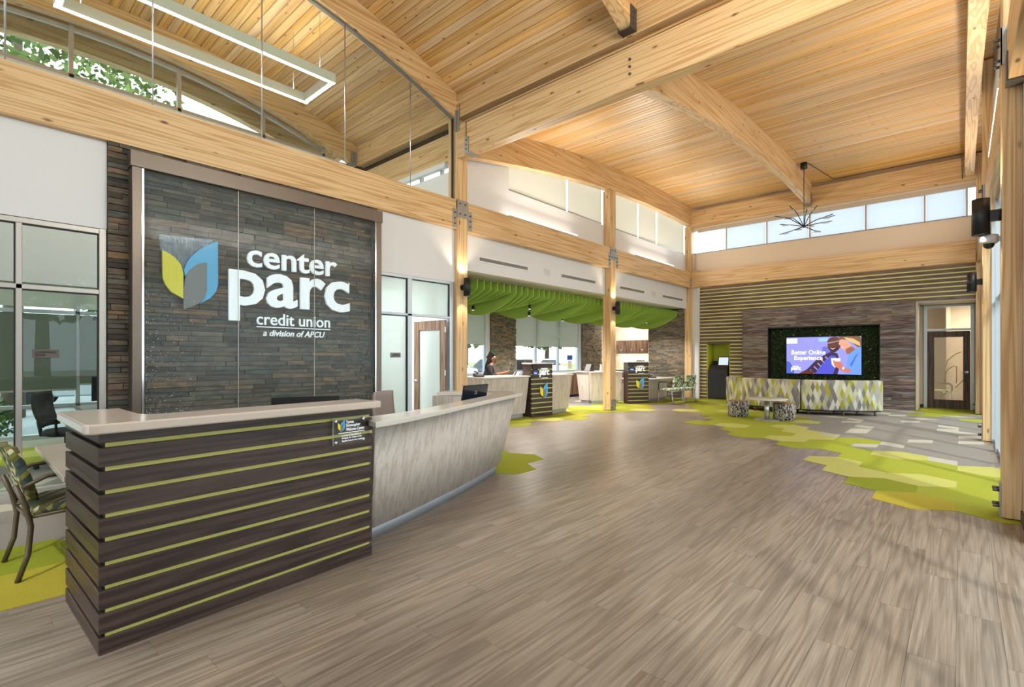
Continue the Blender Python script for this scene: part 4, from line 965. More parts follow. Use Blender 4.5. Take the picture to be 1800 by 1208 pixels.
# ------------------------------------------------------------------ lounge: sofa, table, stump stools
SC = (-3.25, 16.6); RO = 2.45
def sofa_section(label, a0, a1, arm_at):
    t = thing('curved_sofa', label, 'sofa', (SC[0] + RO * math.cos((a0+a1)/2), SC[1] + RO * math.sin((a0+a1)/2), 0), group='curved lounge sofa sections')
    n = 18; A = [a0 + (a1 - a0) * k / n for k in range(n + 1)]
    def swept(name, sec, mat, bev=.012):
        mb = MB(); mb.smooth = True
        mb.loft([[(SC[0] + r * math.cos(a), SC[1] + r * math.sin(a), z) for r, z in sec] for a in A])
        o = mb.obj(name, mat, t)
        set_uv(o, lambda c: (math.atan2(c.y - SC[1], c.x - SC[0]) * RO + 20, c.z + (math.hypot(c.x - SC[0], c.y - SC[1]) - RO) * .6))
        md = o.modifiers.new('soft', 'BEVEL'); md.width = .02; md.segments = 2; md.limit_method = 'ANGLE'; md.angle_limit = 1.0
        return o
    swept('back', [(RO - .02, .13), (RO, .16), (RO, .84), (RO - .03, .87), (RO - .15, .87), (RO - .17, .84), (RO - .17, .2), (RO - .15, .13)], m_sofa)
    swept('seat', [(RO - .18, .16), (RO - .18, .44), (RO - .74, .44), (RO - .78, .40), (RO - .78, .16)], m_darkfab)
    swept('plinth', [(RO - .05, .10), (RO - .05, .13), (RO - .72, .13), (RO - .72, .10)], m_blackpl)
    for fr in (.08, .5, .92):
        for rr in (RO - .08, RO - .68):
            a = a0 + (a1 - a0) * fr; c = (SC[0] + rr * math.cos(a), SC[1] + rr * math.sin(a), 0)
            MB().cyl(c, .022, .11, 8, r2=.034).obj('leg', m_cab, t)
    a = a0 if arm_at < 0 else a1; da = .055 * (1 if arm_at < 0 else -1)
    mb = MB(); mb.loft([[(SC[0] + r * math.cos(a + q), SC[1] + r * math.sin(a + q), z) for r, z in ((RO - .16, .14), (RO - .16, .87), (RO - .5, .72), (RO - .76, .62), (RO - .76, .14))] for q in (0, da)])
    o = mb.obj('arm', m_sofa, t); set_uv(o, lambda c: (c.y + 3, c.z))
    return t
D = math.radians
sofa_section('left section of the curved sofa in harlequin fabric, near the kiosk', D(221), D(275.6), -1)
sofa_section('right section of the curved sofa in harlequin fabric, in front of the screen', D(276.2), D(319), 1)
ct = thing('side_table', 'small round white pedestal table between two log stools', 'table', (-3.3, 12.38, 0))
MB().lathe([(.40, .47), (.43, .475), (.43, .495), (.42, .5), (.01, .5)], (-3.3, 12.38, 0), 40).obj('table_top', m_topw, ct)
MB().cyl((-3.3, 12.38, .015), .055, .46, 20).obj('column', m_silver, ct); MB().lathe([(.27, 0.0), (.27, .012), (.24, .022), (.05, .03), (.01, .03)], (-3.3, 12.38, .004), 32).obj('base', m_silver, ct)
m_bark, n, l, b = nmat('bark_print')
tc = n.new('ShaderNodeTexCoord'); mp = n.new('ShaderNodeMapping'); mp.inputs['Scale'].default_value = (34, 34, 15); t_ = n.new('ShaderNodeTexNoise'); t_.inputs['Scale'].default_value = 1; t_.inputs['Detail'].default_value = 4; t_.inputs['Distortion'].default_value = 1.5
rp = n.new('ShaderNodeValToRGB'); rp.color_ramp.elements[0].position = .47; rp.color_ramp.elements[0].color = rgb(40, 34, 32); rp.color_ramp.elements[1].position = .53; rp.color_ramp.elements[1].color = rgb(190, 182, 174)
l.new(tc.outputs['Object'], mp.inputs['Vector']); l.new(mp.outputs['Vector'], t_.inputs['Vector']); l.new(t_.outputs['Fac'], rp.inputs['Fac']); l.new(rp.outputs['Color'], b.inputs['Base Color']); b.inputs['Roughness'].default_value = .85
def ring_top(name):
    m, n, l, b = nmat(name); tc = n.new('ShaderNodeTexCoord'); wv = n.new('ShaderNodeTexWave'); wv.wave_type = 'RINGS'; wv.rings_direction = 'Z'; wv.inputs['Scale'].default_value = 9; wv.inputs['Distortion'].default_value = 2
    rp = n.new('ShaderNodeValToRGB'); rp.color_ramp.elements[0].color = rgb(120, 84, 56); rp.color_ramp.elements[1].color = rgb(196, 150, 104)
    l.new(tc.outputs['Object'], wv.inputs['Vector']); l.new(wv.outputs['Fac'], rp.inputs['Fac']); l.new(rp.outputs['Color'], b.inputs['Base Color']); b.inputs['Roughness'].default_value = .8; return m
m_rings = ring_top('log_rings')
for lab, c in (('round log-print stool left of the white table', (-4.02, 12.66)), ('round log-print stool right of the white table', (-3.0, 12.62))):
    t = thing('log_stool', lab, 'stool', (c[0], c[1], 0), group='log stools by the white table')
    M4 = TR(c[0], c[1], 0)
    MB().lathe([(.20, .0), (.225, .01), (.235, .2), (.225, .375), (.205, .39)], n=28).obj('body', m_bark, t, mat4=M4)
    MB().lathe([(.215, .386), (.2, .398), (.01, .40)], n=28).obj('seat', m_rings, t, mat4=M4)
# ------------------------------------------------------------------ chairs
def guest_chair(label, fab, metal, group):
    """four-legged armchair, built facing +y, seat centre at the origin"""
    t = thing('guest_chair', label, 'chair', group=group)
    mb = MB(); mb.smooth = True
    secs = []
    for k in range(9):
        y = -.23 + .48 * k / 8; w = .245 - .02 * abs(k - 4) / 4; zt = .455 + .012 * math.sin(k / 8 * 3.14) - (.02 if k == 8 else 0); zb = .385
        secs.append([(-w, y, zb + .02), (-w, y, zt - .02), (-w + .03, y, zt), (w - .03, y, zt), (w, y, zt - .02), (w, y, zb + .02), (w - .03, y, zb), (-w + .03, y, zb)])
    mb.loft(secs); mb.obj('seat', fab, t)
    mb = MB(); mb.smooth = True; secs = []
    for k in range(9):
        z = .50 + .36 * k / 8; y = -.25 - .10 * (k / 8) ** 1.3; w = .225 - .03 * (k / 8) ** 3; c = .02
        row = [(-w + 2 * w * i / 6, y - c * math.cos(math.pi * (i / 6 - .5)) + c, z) for i in range(7)]
        secs.append([(a, b_ + .028, zz) for a, b_, zz in row] + [(a, b_ - .028, zz) for a, b_, zz in row[::-1]])
    mb.loft(secs); mb.obj('backrest', fab, t)
    for s in (-1, 1):
        MB().tube([(s*.245, -.32, .62), (s*.25, -.27, .48), (s*.25, -.245, .34), (s*.255, -.26, .16), (s*.26, -.31, .0)], .016).obj('leg', metal, t)
        MB().tube([(s*.25, .245, .42), (s*.255, .25, .22), (s*.26, .26, 0)], .014).obj('leg', metal, t)
        MB().tube([(s*.25, .24, .4), (s*.27, .245, .58), (s*.275, .2, .655), (s*.275, 0, .665), (s*.27, -.17, .66), (s*.25, -.285, .6)], .014).obj('arm', m_blackpl if metal is m_silver else metal, t)
        MB().tube([(s*.245, -.25, .40), (s*.245, .24, .41)], .012).obj('side_rail', metal, t)
    MB().tube([(-.25, -.245, .38), (.25, -.245, .38)], .012).obj('cross_rail', metal, t)
    return t
def set_root(o, m4): o.matrix_basis = m4; W[o.name] = m4.copy()
gc = guest_chair('olive patterned guest chair with taupe legs at the left edge', m_chairfab, m_brownmetal, 'guest chairs')
set_root(gc, TR(-4.77, .56, 0.004, math.radians(4)))
for ch in gc.children: pass
gs = guest_chair('nearer mint patterned armchair with silver legs at the low teller desk', m_chairfab2, m_silver, 'patterned chairs by the corner column')
set_root(gs, TR(-6.72, 14.85, 0.004, math.radians(78)))
dup(gs, TR(-6.62, 15.55, 0.004, math.radians(74)), 'farther mint patterned armchair overlapping the other, near the corner column')
dup(gs, TR(-.45, 19.5, 0.0, math.radians(-90)), 'patterned armchair dimly seen through the far door glass')

# ------------------------------------------------------------------ dark slatted welcome desk
def round_poly(pts, rads, n=6):
    out = []
    for i, p in enumerate(pts):
        p = Vector(p); a = Vector(pts[i - 1]); c = Vector(pts[(i + 1) % len(pts)]); r = rads[i]
        if r <= 0: out.append(tuple(p)); continue
        u = (a - p).normalized(); v = (c - p).normalized(); s = p + u * r; e = p + v * r
        for k in range(n + 1):
            t = k / n; out.append(tuple(s * (1 - t) ** 2 + p * 2 * t * (1 - t) + e * t ** 2))
    return out
A = Vector((-3.10, .466)); B = Vector((-3.212, 2.044)); Cc = Vector((-3.952, .44))
ds = thing('welcome_desk', 'dark walnut slatted welcome desk with yellow-green stripes and a stone top', 'desk', (-3.4, 1.0, 0))
gaps = [1.0175, .901, .787, .672, .556, .4375, .3225, .2075, .09]
edges = [1.082] + [q for g in gaps for q in (g + .0115, g - .0115)] + [0.0]
fd = (B - A).normalized(); fnm = Vector((fd.y, -fd.x))          # front direction, outward normal
sd = (Cc - A).normalized(); sn = Vector((-sd.y, sd.x)); sn = sn if sn.y < 0 else -sn
for k in range(10):
    zt, zb = edges[2*k], edges[2*k+1]; zc = (zt + zb) / 2; h = zt - zb
    p0 = A - fnm * .012; p1 = B - fnm * .012
    bar('front_slat', (p0.x, p0.y, zc), (p1.x, p1.y, zc), .024, h, m_walnut, ds, .002)
    q0 = A - sn * .012 + sd * .024; q1 = Cc - sn * .012
    bar('side_slat', (q0.x, q0.y, zc), (q1.x, q1.y, zc), .024, h, m_walnut, ds, .002)
for g in gaps:
    p0 = A - fnm * .024 + fd * .03; p1 = B - fnm * .024 - fd * .012
    bar('lime_strip', (p0.x, p0.y, g), (p1.x, p1.y, g), .012, .0245, m_lime, ds)
m_core = simple('desk_core', rgb(30, 22, 20), .7)
i0 = A - fnm * .027 - sn * .027
core = [tuple(i0), tuple(B - fnm * .027 - fd * .065), tuple(B - fnm * .27 - fd * .065), tuple(A - fnm * .27 + fd * .30), (Cc.x, .76), (Cc.x, Cc.y + .027)]
MB().prism(core, .0, 1.081, 'z').obj('core', m_core, ds)
top = round_poly([(-2.995, .40), (-3.10, 2.05), (-3.40, 2.03), (-3.335, .695), (-3.87, .685), (-3.885, .392)], [.07, .012, .012, .1, .02, .03])
MB().prism(top, 1.083, 1.132, 'z').obj('counter_top', m_top, ds, .01, 2)
# the low return with its own support panel
MB().box(-5.52, .43, .70, -3.97, 1.05, .735).obj('return_top', m_top, ds, .005); MB().box(-5.02, .6, .003, -4.86, .98, .70).obj('support_panel', m_doorwood, ds)
# plaque
pq = thing('plaque', 'clear acrylic plaque with name lettering at the right end of the dark desk', 'plaque', (-3.18, 1.75, .9))
def FP(s, z, o=0.0):
    p = B - fd * s + fnm * o; return (p.x, p.y, z)
def facebox(name, s0, s1, z0, z1, o0, o1, mat, parent):
    P = [FP(s0, 0, o0), FP(s1, 0, o0), FP(s1, 0, o1), FP(s0, 0, o1)]
    return MB().prism([(a, b_) for a, b_, c_ in P], z0, z1, 'z').obj(name, mat, parent)
s1_, s0_ = .335, .075; PZ0, PZ1 = .845, 1.03
facebox('acrylic_sheet', s0_, s1_, PZ0, PZ1, .018, .024, m_acryl, pq)
facebox('edge_glint', s1_ - .002, s1_, PZ0, PZ1, .0175, .0245, simple('acrylic_edge', rgb(214, 212, 206), .3), pq)
for s in (s0_ + .02, s1_ - .02):
    for zz in (PZ0 + .02, PZ1 - .02):
        p = Vector(FP(s, zz, 0)); MB().tube([p, p + Vector((fnm.x, fnm.y, 0)) * .032], .009, 10).obj('standoff', m_chrome, pq)
ux = (fd.x, fd.y, 0)
def leaf_pq(pts, name, mat):
    def Q(a, b_): return FP(s1_ - .035 - a * .055, PZ0 + .085 + b_ * .085, .026)
    P = [Vector(Q(a, b_)) for a, b_ in pts]; nn = Vector((fnm.x, fnm.y, 0)) * .001
    MB().loft([[tuple(q) for q in P], [tuple(q + nn) for q in P]]).obj(name, mat, pq)
lx = lambda L: [((a - 1.599) / .584, (b_ - 2.005) / .873) for a, b_ in L]
leaf_pq(lx(YEL), 'yellow_leaf', m_yel); leaf_pq(lx(BLU), 'blue_leaf', m_blu); leaf_pq(lx(GRY), 'grey_leaf', m_gry)
for key, s, z, wd, hh in (('t1', .235, .985, .062, .022), ('t2', .235, .957, .115, .027), ('t3', .235, .934, .15, .022), ('h1', .268, .898, .155, .014), ('h2', .268, .879, .16, .015), ('h3', .268, .859, .17, .015)):
    put_text(key, 'lettering', FP(s, z, .026), ux, UZ, wd, hh, m_sign, pq, .3)
facebox('rule_line', .085, .295, .921, .925, .025, .027, m_sign, pq)
# monitor behind the dark desk
def monitor(name, label, x, y, zb, w, h, rz, tilt=.1, group=None, logo=False, foot=True, mat=None):
    t = thing(name, label, 'monitor', (x, y, zb), rz, group); M4 = W[t.name]
    q = M4 @ Matrix.Translation((0, 0, .12 if foot else .0)) @ Matrix.Rotation(tilt, 4, 'X')
    MB().box(-w/2, -.012, 0, w/2, .012, h).obj('housing', mat or m_blackpl, t, .004, mat4=q)
    MB().box(-w/2 + .012, .0121, .014, w/2 - .012, .013, h - .012).obj('screen', simple(name + '_screen', rgb(40, 48, 60), .2), t, mat4=q)
    if foot:
        MB().box(-.03, -.05, 0, .03, -.02, .25).obj('neck', m_blackpl, t, mat4=M4); MB().box(-.12, -.1, 0, .12, .08, .012).obj('foot', m_blackpl, t, .004, mat4=M4)
    if logo: MB().tube([(.02 * math.cos(a * .52), -.0125, h * .72 + .02 * math.sin(a * .52)) for a in range(13)], .003, 5).obj('badge', m_silver, t, mat4=q)
    return t
tag(box('work_surface', (-4.2, .8, .70, -3.52, 1.95, .735), m_top, ds), None)
monitor('monitor', 'thin black monitor edge just above the dark desk counter', -3.86, 1.86, .735, .50, .28, math.radians(-115 + 180), 0)

# ------------------------------------------------------------------ curved light desk
cd = thing('curved_desk', 'curved pale wood-grain reception desk with a white stone top', 'desk', (-3.8, 3.3, 0))
def smooth_curve(P, n=8):
    P = [Vector(p) for p in P]; out = []
    Q = [P[0] * 2 - P[1]] + P + [P[-1] * 2 - P[-2]]
    for i in range(1, len(Q) - 2):
        for k in range(n):
            t = k / n; a, b_, c_, d_ = Q[i-1], Q[i], Q[i+1], Q[i+2]
            out.append(.5 * ((2*b_) + (c_-a)*t + (2*a-5*b_+4*c_-d_)*t*t + (3*b_-a-3*c_+d_)*t**3))
    out.append(P[-1]); return [(p.x, p.y) for p in out]
edge = smooth_curve([(-3.07, 1.985), (-3.12, 2.22), (-3.28, 2.66), (-3.54, 3.29), (-3.83, 3.99), (-4.04, 4.53), (-4.17, 4.84), (-4.30, 4.98), (-4.46, 4.97), (-4.80, 4.76), (-5.22, 4.49)])
inner = smooth_curve([(-5.06, 4.17), (-4.72, 4.38), (-4.45, 4.50), (-4.30, 4.42), (-4.15, 4.12), (-3.84, 3.41), (-3.58, 2.78), (-3.44, 2.36), (-3.40, 2.05)])
MB().prism(edge + inner, .945, .988, 'z').obj('counter_top', m_topw, cd, .008, 2)
ptop = smooth_curve([(-3.18, 2.05), (-3.22, 2.28), (-3.37, 2.71), (-3.61, 3.33), (-3.88, 3.98), (-4.08, 4.48), (-4.20, 4.74), (-4.32, 4.86), (-4.46, 4.84), (-4.78, 4.65), (-5.15, 4.42)])
pbot = smooth_curve([(-3.42, 2.17), (-3.50, 2.46), (-3.66, 2.95), (-3.87, 3.54), (-4.08, 4.06), (-4.22, 4.40), (-4.31, 4.58), (-4.40, 4.66), (-4.50, 4.66), (-4.8, 4.5), (-5.1, 4.33)])
def shifted(C_, d_):
    out = []
    for i, p in enumerate(C_):
        a = Vector(C_[max(i-1, 0)]); b_ = Vector(C_[min(i+1, len(C_)-1)]); t = (b_ - a).normalized(); nn = Vector((-t.y, t.x)) * d_
        out.append((p[0] + nn.x, p[1] + nn.y))
    return out
def curtain(name, top_, bot_, z1, z0, th, mat):
    ti, bi = shifted(top_, th), shifted(bot_, th); mb = MB(); mb.smooth = True
    mb.loft([[(a[0], a[1], z1), (b_[0], b_[1], z0), (d_[0], d_[1], z0), (c_[0], c_[1], z1)] for a, b_, c_, d_ in zip(top_, bot_, ti, bi)])
    return mb.obj(name, mat, cd)
curtain('front_panel', ptop, pbot, .945, .11, .03, m_greige)
kick = shifted(pbot, .05); curtain('kick_plate', kick, kick, .11, 0.0, .02, m_kick)
MB().prism([(-3.40, 2.05), (-3.42, 2.36), (-3.6, 2.9), (-3.9, 3.6), (-4.2, 4.35), (-4.75, 4.1), (-4.5, 3.4), (-4.3, 2.8), (-4.2, 2.15)], .70, .735, 'z').obj('work_surface', m_topw, cd)
MB().prism([(-4.45, 4.45), (-5.08, 4.12), (-5.1, 4.16), (-4.47, 4.49)], .02, .943, 'z').obj('return_panel', m_greige, cd)
MB().prism([(-4.78, 4.245), (-4.50, 4.40), (-4.485, 4.37), (-4.765, 4.215)], .76, .79, 'z').obj('light_strip', simple('desk_glow', (1, 1, 1, 1), .5, emit=(1, .72, .4, 1), es=3), cd)
monitor('laptop_monitor', 'glossy dark screen turned away on the curved desk', -4.36, 4.14, .80, .46, .32, math.radians(98), .2, logo=True, foot=False, mat=simple('gloss_black', rgb(26, 30, 44), .12))
# office task chair behind it
def task_chair(label, cx_, cy_, rz, back_mat, seat_mat, frame_mat, ztop):
    t = thing('office_chair', label, 'chair', (cx_, cy_, 0), rz); M4 = W[t.name]
    mb = MB(); mb.smooth = True; secs = []
    for k in range(11):
        f = k / 10; z = .54 + (ztop - .54) * f; y = -.22 - .05 * math.sin(f * 2.6) - .06 * f; w = .23 - .035 * f ** 4 - .02 * (1 - f) ** 2
        row = [(-w + 2*w*i/8, y + .05 * (2*i/8 - 1) ** 2, z) for i in range(9)]
        secs.append([(a, b_ + .02, c_) for a, b_, c_ in row] + [(a, b_ - .02, c_) for a, b_, c_ in row[::-1]])
    mb.loft(secs); mb.obj('backrest', back_mat, t, mat4=M4)
    MB().lathe([(.01, .41), (.2, .41), (.25, .43), (.25, .47), (.22, .495), (.01, .5)], (0, 0, 0), 24).obj('seat', seat_mat, t, mat4=M4)
    MB().tube([(0, -.1, .42), (0, -.27, .42), (0, -.3, .6)], .025).obj('back_bracket', frame_mat, t, mat4=M4)
    MB().cyl((0, 0, .1), .028, .32, 12).obj('gas_lift', frame_mat, t, mat4=M4)
    for s in (-1, 1):
        MB().tube([(s*.2, 0, .43), (s*.28, 0, .45), (s*.29, 0, .64)], .016).obj('arm_post', frame_mat, t, mat4=M4); MB().box(s*.29 - .04, -.13, .64, s*.29 + .04, .13, .665).obj('armrest', frame_mat, t, .008, mat4=M4)
    for k in range(5):
        a = k * 1.2566 + .3; l_ = MB().tube([(0, 0, .12), (.3 * math.cos(a), .3 * math.sin(a), .075)], .022, rs=[.03, .018]).obj('leg', frame_mat, t, mat4=M4)
        MB().cyl((.3 * math.cos(a) - .015, .3 * math.sin(a), .032), .03, .03, 12, 'x').obj('caster', m_blackpl, l_, mat4=M4)
    return t
task_chair('mauve-grey mesh office chair showing above the curved desk', -4.72, 3.42, math.radians(-62), simple('mauve_mesh', rgb(150, 138, 136), .8), m_darkfab, m_blackpl, 1.05)
task_chair('charcoal office chair seen through the conference room glass', -8.85, 1.0, math.radians(-28), m_darkfab, m_darkfab, m_blackpl, .99)
tb = thing('conference_table', 'grey-topped table inside the conference room', 'table', (-8.6, 1.9, 0))
MB().box(-9.6, 1.15, .70, -7.7, 2.3, .735).obj('table_top', simple('table_grey', rgb(120, 112, 104), .35), tb, .006)
for x in (-9.3, -8.0): MB().box(x - .04, 1.4, 0, x + .04, 2.0, .7).obj('leg', m_blackpl, tb)
monitor('monitor', 'dark monitor on the conference room table', -8.75, 1.45, .735, .52, .33, math.radians(120), 0)
# ------------------------------------------------------------------ lamps
def area(name, loc, rot, sx, sy, e, col, parent=None):
    d = bpy.data.lights.new(name, 'AREA'); d.shape = 'RECTANGLE'; d.size = sx; d.size_y = sy; d.energy = e; d.color = col
    o = bpy.data.objects.new(name, d); _place(o, parent, Matrix.Translation(loc) @ rot.to_matrix().to_4x4() if hasattr(rot, 'to_matrix') else Matrix.Translation(loc) @ rot); return o
def spot(name, loc, down, e, col, ang, blend=.6, parent=None, r=.03):
    d = bpy.data.lights.new(name, 'SPOT'); d.energy = e; d.color = col; d.spot_size = math.radians(ang); d.spot_blend = blend; d.shadow_soft_size = r
    o = bpy.data.objects.new(name, d); _place(o, parent, Matrix.Translation(loc) @ (Matrix.Identity(4) if down else Matrix.Rotation(math.pi, 4, 'X'))); return o
WARM = (1.0, .80, .55); NEUT = (1.0, .90, .76)
E_LIN, E_SC = 42, 17
def linear_light(label, x, y0, y1, side, e=1.0):
    t = thing('linear_uplight', label, 'light', (x, (y0 + y1) / 2, 4.37), group='strip lights on the wall beams')
    s = 1 if side == 'L' else -1
    MB().box(x - .05, y0, 4.37, x + .05, y1, 4.395).obj('housing', m_alu, t)
    MB().box(x - .045, y0 + .01, 4.395, x + .055 * s if s > 0 else x - .055, y1 - .01, 4.418).obj('diffuser', m_ledwall, t)
    area('strip_lamp', (x + s * .06, (y0 + y1) / 2, 4.45), Matrix.Rotation(math.pi, 4, 'X') @ Matrix.Rotation(-s * .95, 4, 'Y'), .08, y1 - y0, E_LIN * e, NEUT, t)
linear_light('bright strip light on the beam above the first teller counter', -7.03, 7.70, 10.17, 'L')
linear_light('bright strip light on the beam nearest the screen wall', -7.03, 13.13, 15.66, 'L')
linear_light('added unseen strip light on the right wall beam of the lounge', .35, 7.7, 10.2, 'R')  # out-of-view lamp added opposite the left strips to light the ceiling
linear_light('added unseen strip light on the rear right wall beam', .35, 13.1, 15.7, 'R')  # also added out of view, lights the rear of the vault
linear_light('added unseen strip light on the right wall beam of the welcome area', .35, 1.6, 5.2, 'R', 3.0)  # added beyond the frame and made stronger to brighten the near planks
def sconce(label, mx, my, side, z=2.745):
    s = 1 if side == 'L' else -1
    t = thing('wall_sconce', label, 'lamp', (mx, my, z), group='black cylinder sconces on the columns')
    cxx = mx + s * .135
    MB().cyl((mx, my, z), .055, s * .018, 18, 'x').obj('back_plate', m_black, t); MB().box(mx, my - .022, z - .05, cxx, my + .022, z + .05).obj('arm', m_black, t)
    b = MB(); b.lathe([(.060, -.165), (.066, -.165), (.066, .165), (.060, .165), (.058, .10), (.01, .10)], (cxx, my, z), 24); b.obj('shade', m_black, t)
    MB().cyl((cxx, my, z - .15), .055, .004, 16).obj('lens', m_lampw, t); MB().cyl((cxx, my, z + .13), .055, .004, 16).obj('lens', m_lampw, t)
    spot('sconce_down', (cxx, my, z - .17), True, E_SC, WARM, 95, parent=t); spot('sconce_up', (cxx, my, z + .17), False, E_SC * 1.6, WARM, 110, parent=t)
sconce('black cylinder sconce on the column beside the office door', XL, 6.375, 'L'); sconce('black cylinder sconce on the column between the teller counters', XL, 11.855, 'L')
sconce('largest black cylinder sconce on the nearest right column', XR, 6.375, 'R'); sconce('smaller black cylinder sconce on the second right column', XR, 11.855, 'R')
# rectangular pendant in the conference room
pd_ = thing('pendant_light', 'white rectangular ring pendant light glowing behind the gable glass', 'light', (-8.07, 2.5, 5.9))
PX0, PX1, PY0, PY1, PZ = -8.60, -7.58, .84, 4.15, 5.9
for b in ((PX0, PY0, PX0 + .08, PY1), (PX1 - .08, PY0, PX1, PY1), (PX0 + .08, PY0, PX1 - .08, PY0 + .08), (PX0 + .08, PY1 - .08, PX1 - .08, PY1)):
    MB().box(b[0], b[1], PZ + .006, b[2], b[3], PZ + .15).obj('housing', m_ledwhite, pd_); MB().box(b[0] + .012, b[1] + .012 * (b[3] - b[1] < .2), PZ, b[2] - .012, b[3] - .012 * (b[3] - b[1] < .2), PZ + .0055).obj('diffuser', m_led, pd_)
for x in (PX0 + .045, PX1 - .045):
    area('pendant_lamp', (x, 2.5, PZ - .02), Matrix.Identity(4), .08, 3.2, 40, (1, .93, .82), pd_)
    area('pendant_uplamp', (x, 2.5, PZ + .15), Matrix.Rotation(math.pi, 4, 'X'), .08, 3.2, 45, (1, .90, .74), pd_)
    for y in (1.1, 3.9): MB().cyl((x, y, PZ + .12), .003, zc1(y) - PZ - .12, 6).obj('cable', m_silver, pd_)
# office ceiling fixture
ofl = thing('ceiling_light', 'flat white ceiling panel light inside the office', 'light', (-9, 4.5, 3.28))
MB().box(-9.6, 3.6, 3.27, -8.4, 5.4, 3.3).obj('frame', m_ledwhite, ofl); MB().box(-9.57, 3.63, 3.262, -8.43, 5.37, 3.27).obj('diffuser', m_led, ofl)
area('panel_lamp', (-9, 4.5, 3.25), Matrix.Identity(4), 1.1, 1.7, 90, (1, .97, .92), ofl)
fr2 = thing('ceiling_light', 'ceiling light of the room behind the far door', 'light', (.4, 19.6, 3.08))
MB().box(.1, 19.2, 3.06, 1.1, 20.0, 3.1).obj('frame', m_ledwhite, fr2); MB().box(.13, 19.23, 3.052, 1.07, 19.97, 3.06).obj('diffuser', m_led, fr2)
area('panel_lamp', (.6, 19.6, 3.03), Matrix.Identity(4), .9, .7, 45, (1, .86, .66), fr2)
brl = thing('ceiling_light', 'ceiling light of the break room', 'light', (-10.3, 18.6, 3.1))
MB().box(-10.8, 18.2, 3.1, -9.8, 18.9, 3.14).obj('frame', m_ledwhite, brl); MB().box(-10.77, 18.23, 3.092, -9.83, 18.87, 3.1).obj('diffuser', m_led, brl)
area('panel_lamp', (-10.3, 18.55, 3.07), Matrix.Identity(4), .9, .6, 40, (1, .9, .75), brl)
# spidery lamp over the lounge
ch = thing('branch_chandelier', 'black spidery branch lamp hanging on a thin rod over the lounge', 'chandelier', (-3.15, 15.25, 4.95))
zc_ = zc2(15.25)
MB().cyl((-3.15, 15.25, zc_ - .15), .085, .15, 16).obj('canopy', m_black, ch); MB().cyl((-3.15, 15.25, 4.95), .009, zc_ - 5.1, 8).obj('rod', m_black, ch); MB().sphere((-3.15, 15.25, 4.95), .04, 12, 8).obj('hub', m_black, ch)
r5 = random.Random(14); m_lens = glass('lamp_petal', (.95, .97, 1, 1), milk=.35, milkcol=rgb(236, 240, 244))
for k in range(13):
    a = k * 2.39996 + .2; up = (.05, .38, .22, -.08, .3, .12)[k % 6]; L1, L2 = .34, .30 + .06 * (k % 3); ca, sa = math.cos(a), math.sin(a)
    p1 = (-3.15 + ca * L1, 15.25 + sa * L1, 4.95 + up * .8); p2 = (-3.15 + ca * (L1 + L2), 15.25 + sa * (L1 + L2), p1[2] + up * .35)
    br_ = MB().tube([(-3.15, 15.25, 4.95), p1, p2], .011, 6).obj('branch', m_black, ch)
    q = ((p1[0] + p2[0]) / 2, (p1[1] + p2[1]) / 2, (p1[2] + p2[2]) / 2 - .02); MB().sphere(q, .1, 12, 6, (1, 1, .12)).obj('petal_lens', m_lens, br_)
cdt = thing('conduit', 'thin steel conduit running from the spidery lamp along the far ceiling edge', 'conduit', (-3, 17, 6.5))
MB().tube([(-3.05, 15.3, zc2(15.3) - .02), (-2.75, 17.0, zc2(17) - .02), (0.0, 17.03, zc2(17) - .03), (.02, 17.03, 5.95)], .011, 6).obj('pipe', m_dsteel, cdt)
cdt = thing('conduit', 'thin vertical conduit at the far left room corner', 'conduit', (-6.9, 17.0, 4.4))
MB().tube([(-6.78, 17.2, 5.75), (-6.86, 17.19, 5.7), (-6.88, 17.19, 5.5), (-6.88, 17.19, 4.45), (-6.7, 17.19, 4.4)], .011, 6).obj('pipe', m_silver, cdt)
dc = thing('dome_camera', 'white security dome camera on the nearest right column', 'camera', (.2, 6.42, 2.5))
MB().lathe([(.01, .05), (.065, .05), (.07, .03), (.07, -.01), (.055, -.03), (.01, -.03)], (.19, 6.44, 2.53), 20).obj('housing', m_white, dc); MB().sphere((.19, 6.44, 2.495), .042, 14, 8).obj('dome', m_blackpl, dc); MB().box(.19, 6.42, 2.52, .27, 6.46, 2.56).obj('bracket', m_white, dc)
# vents and wall speakers on the fascia
m_vent = simple('vent_grey', rgb(150, 150, 154), .5); m_ventw = simple('vent_white', rgb(236, 234, 234), .4)
for lab, y0, y1 in (('long slot vent nearest the first column', 6.95, 8.5), ('slot vent left of the teller column', 9.7, 11.25), ('slot vent right of the teller column', 12.46, 13.98), ('slot vent nearest the far corner', 15.18, 16.77)):
    t = thing('air_vent', lab, 'vent', (-7.15, (y0 + y1) / 2, 3.4), group='slot vents on the teller fascia')
    for b in ((y0, 3.335, y1, 3.36), (y0, 3.43, y1, 3.455), (y0, 3.36, y0 + .03, 3.43), (y1 - .03, 3.36, y1, 3.43)): MB().box(-7.15, b[0], b[1], -7.135, b[2], b[3]).obj('frame', m_ventw, t)
    MB().box(-7.15, y0 + .03, 3.36, -7.146, y1 - .03, 3.43).obj('backing', simple('vent_dark', rgb(80, 80, 84), .6), t)
    for k in range(3): MB().box(-7.146, y0 + .03, 3.368 + .022 * k, -7.138, y1 - .03, 3.38 + .022 * k).obj('louvre', m_vent, t)
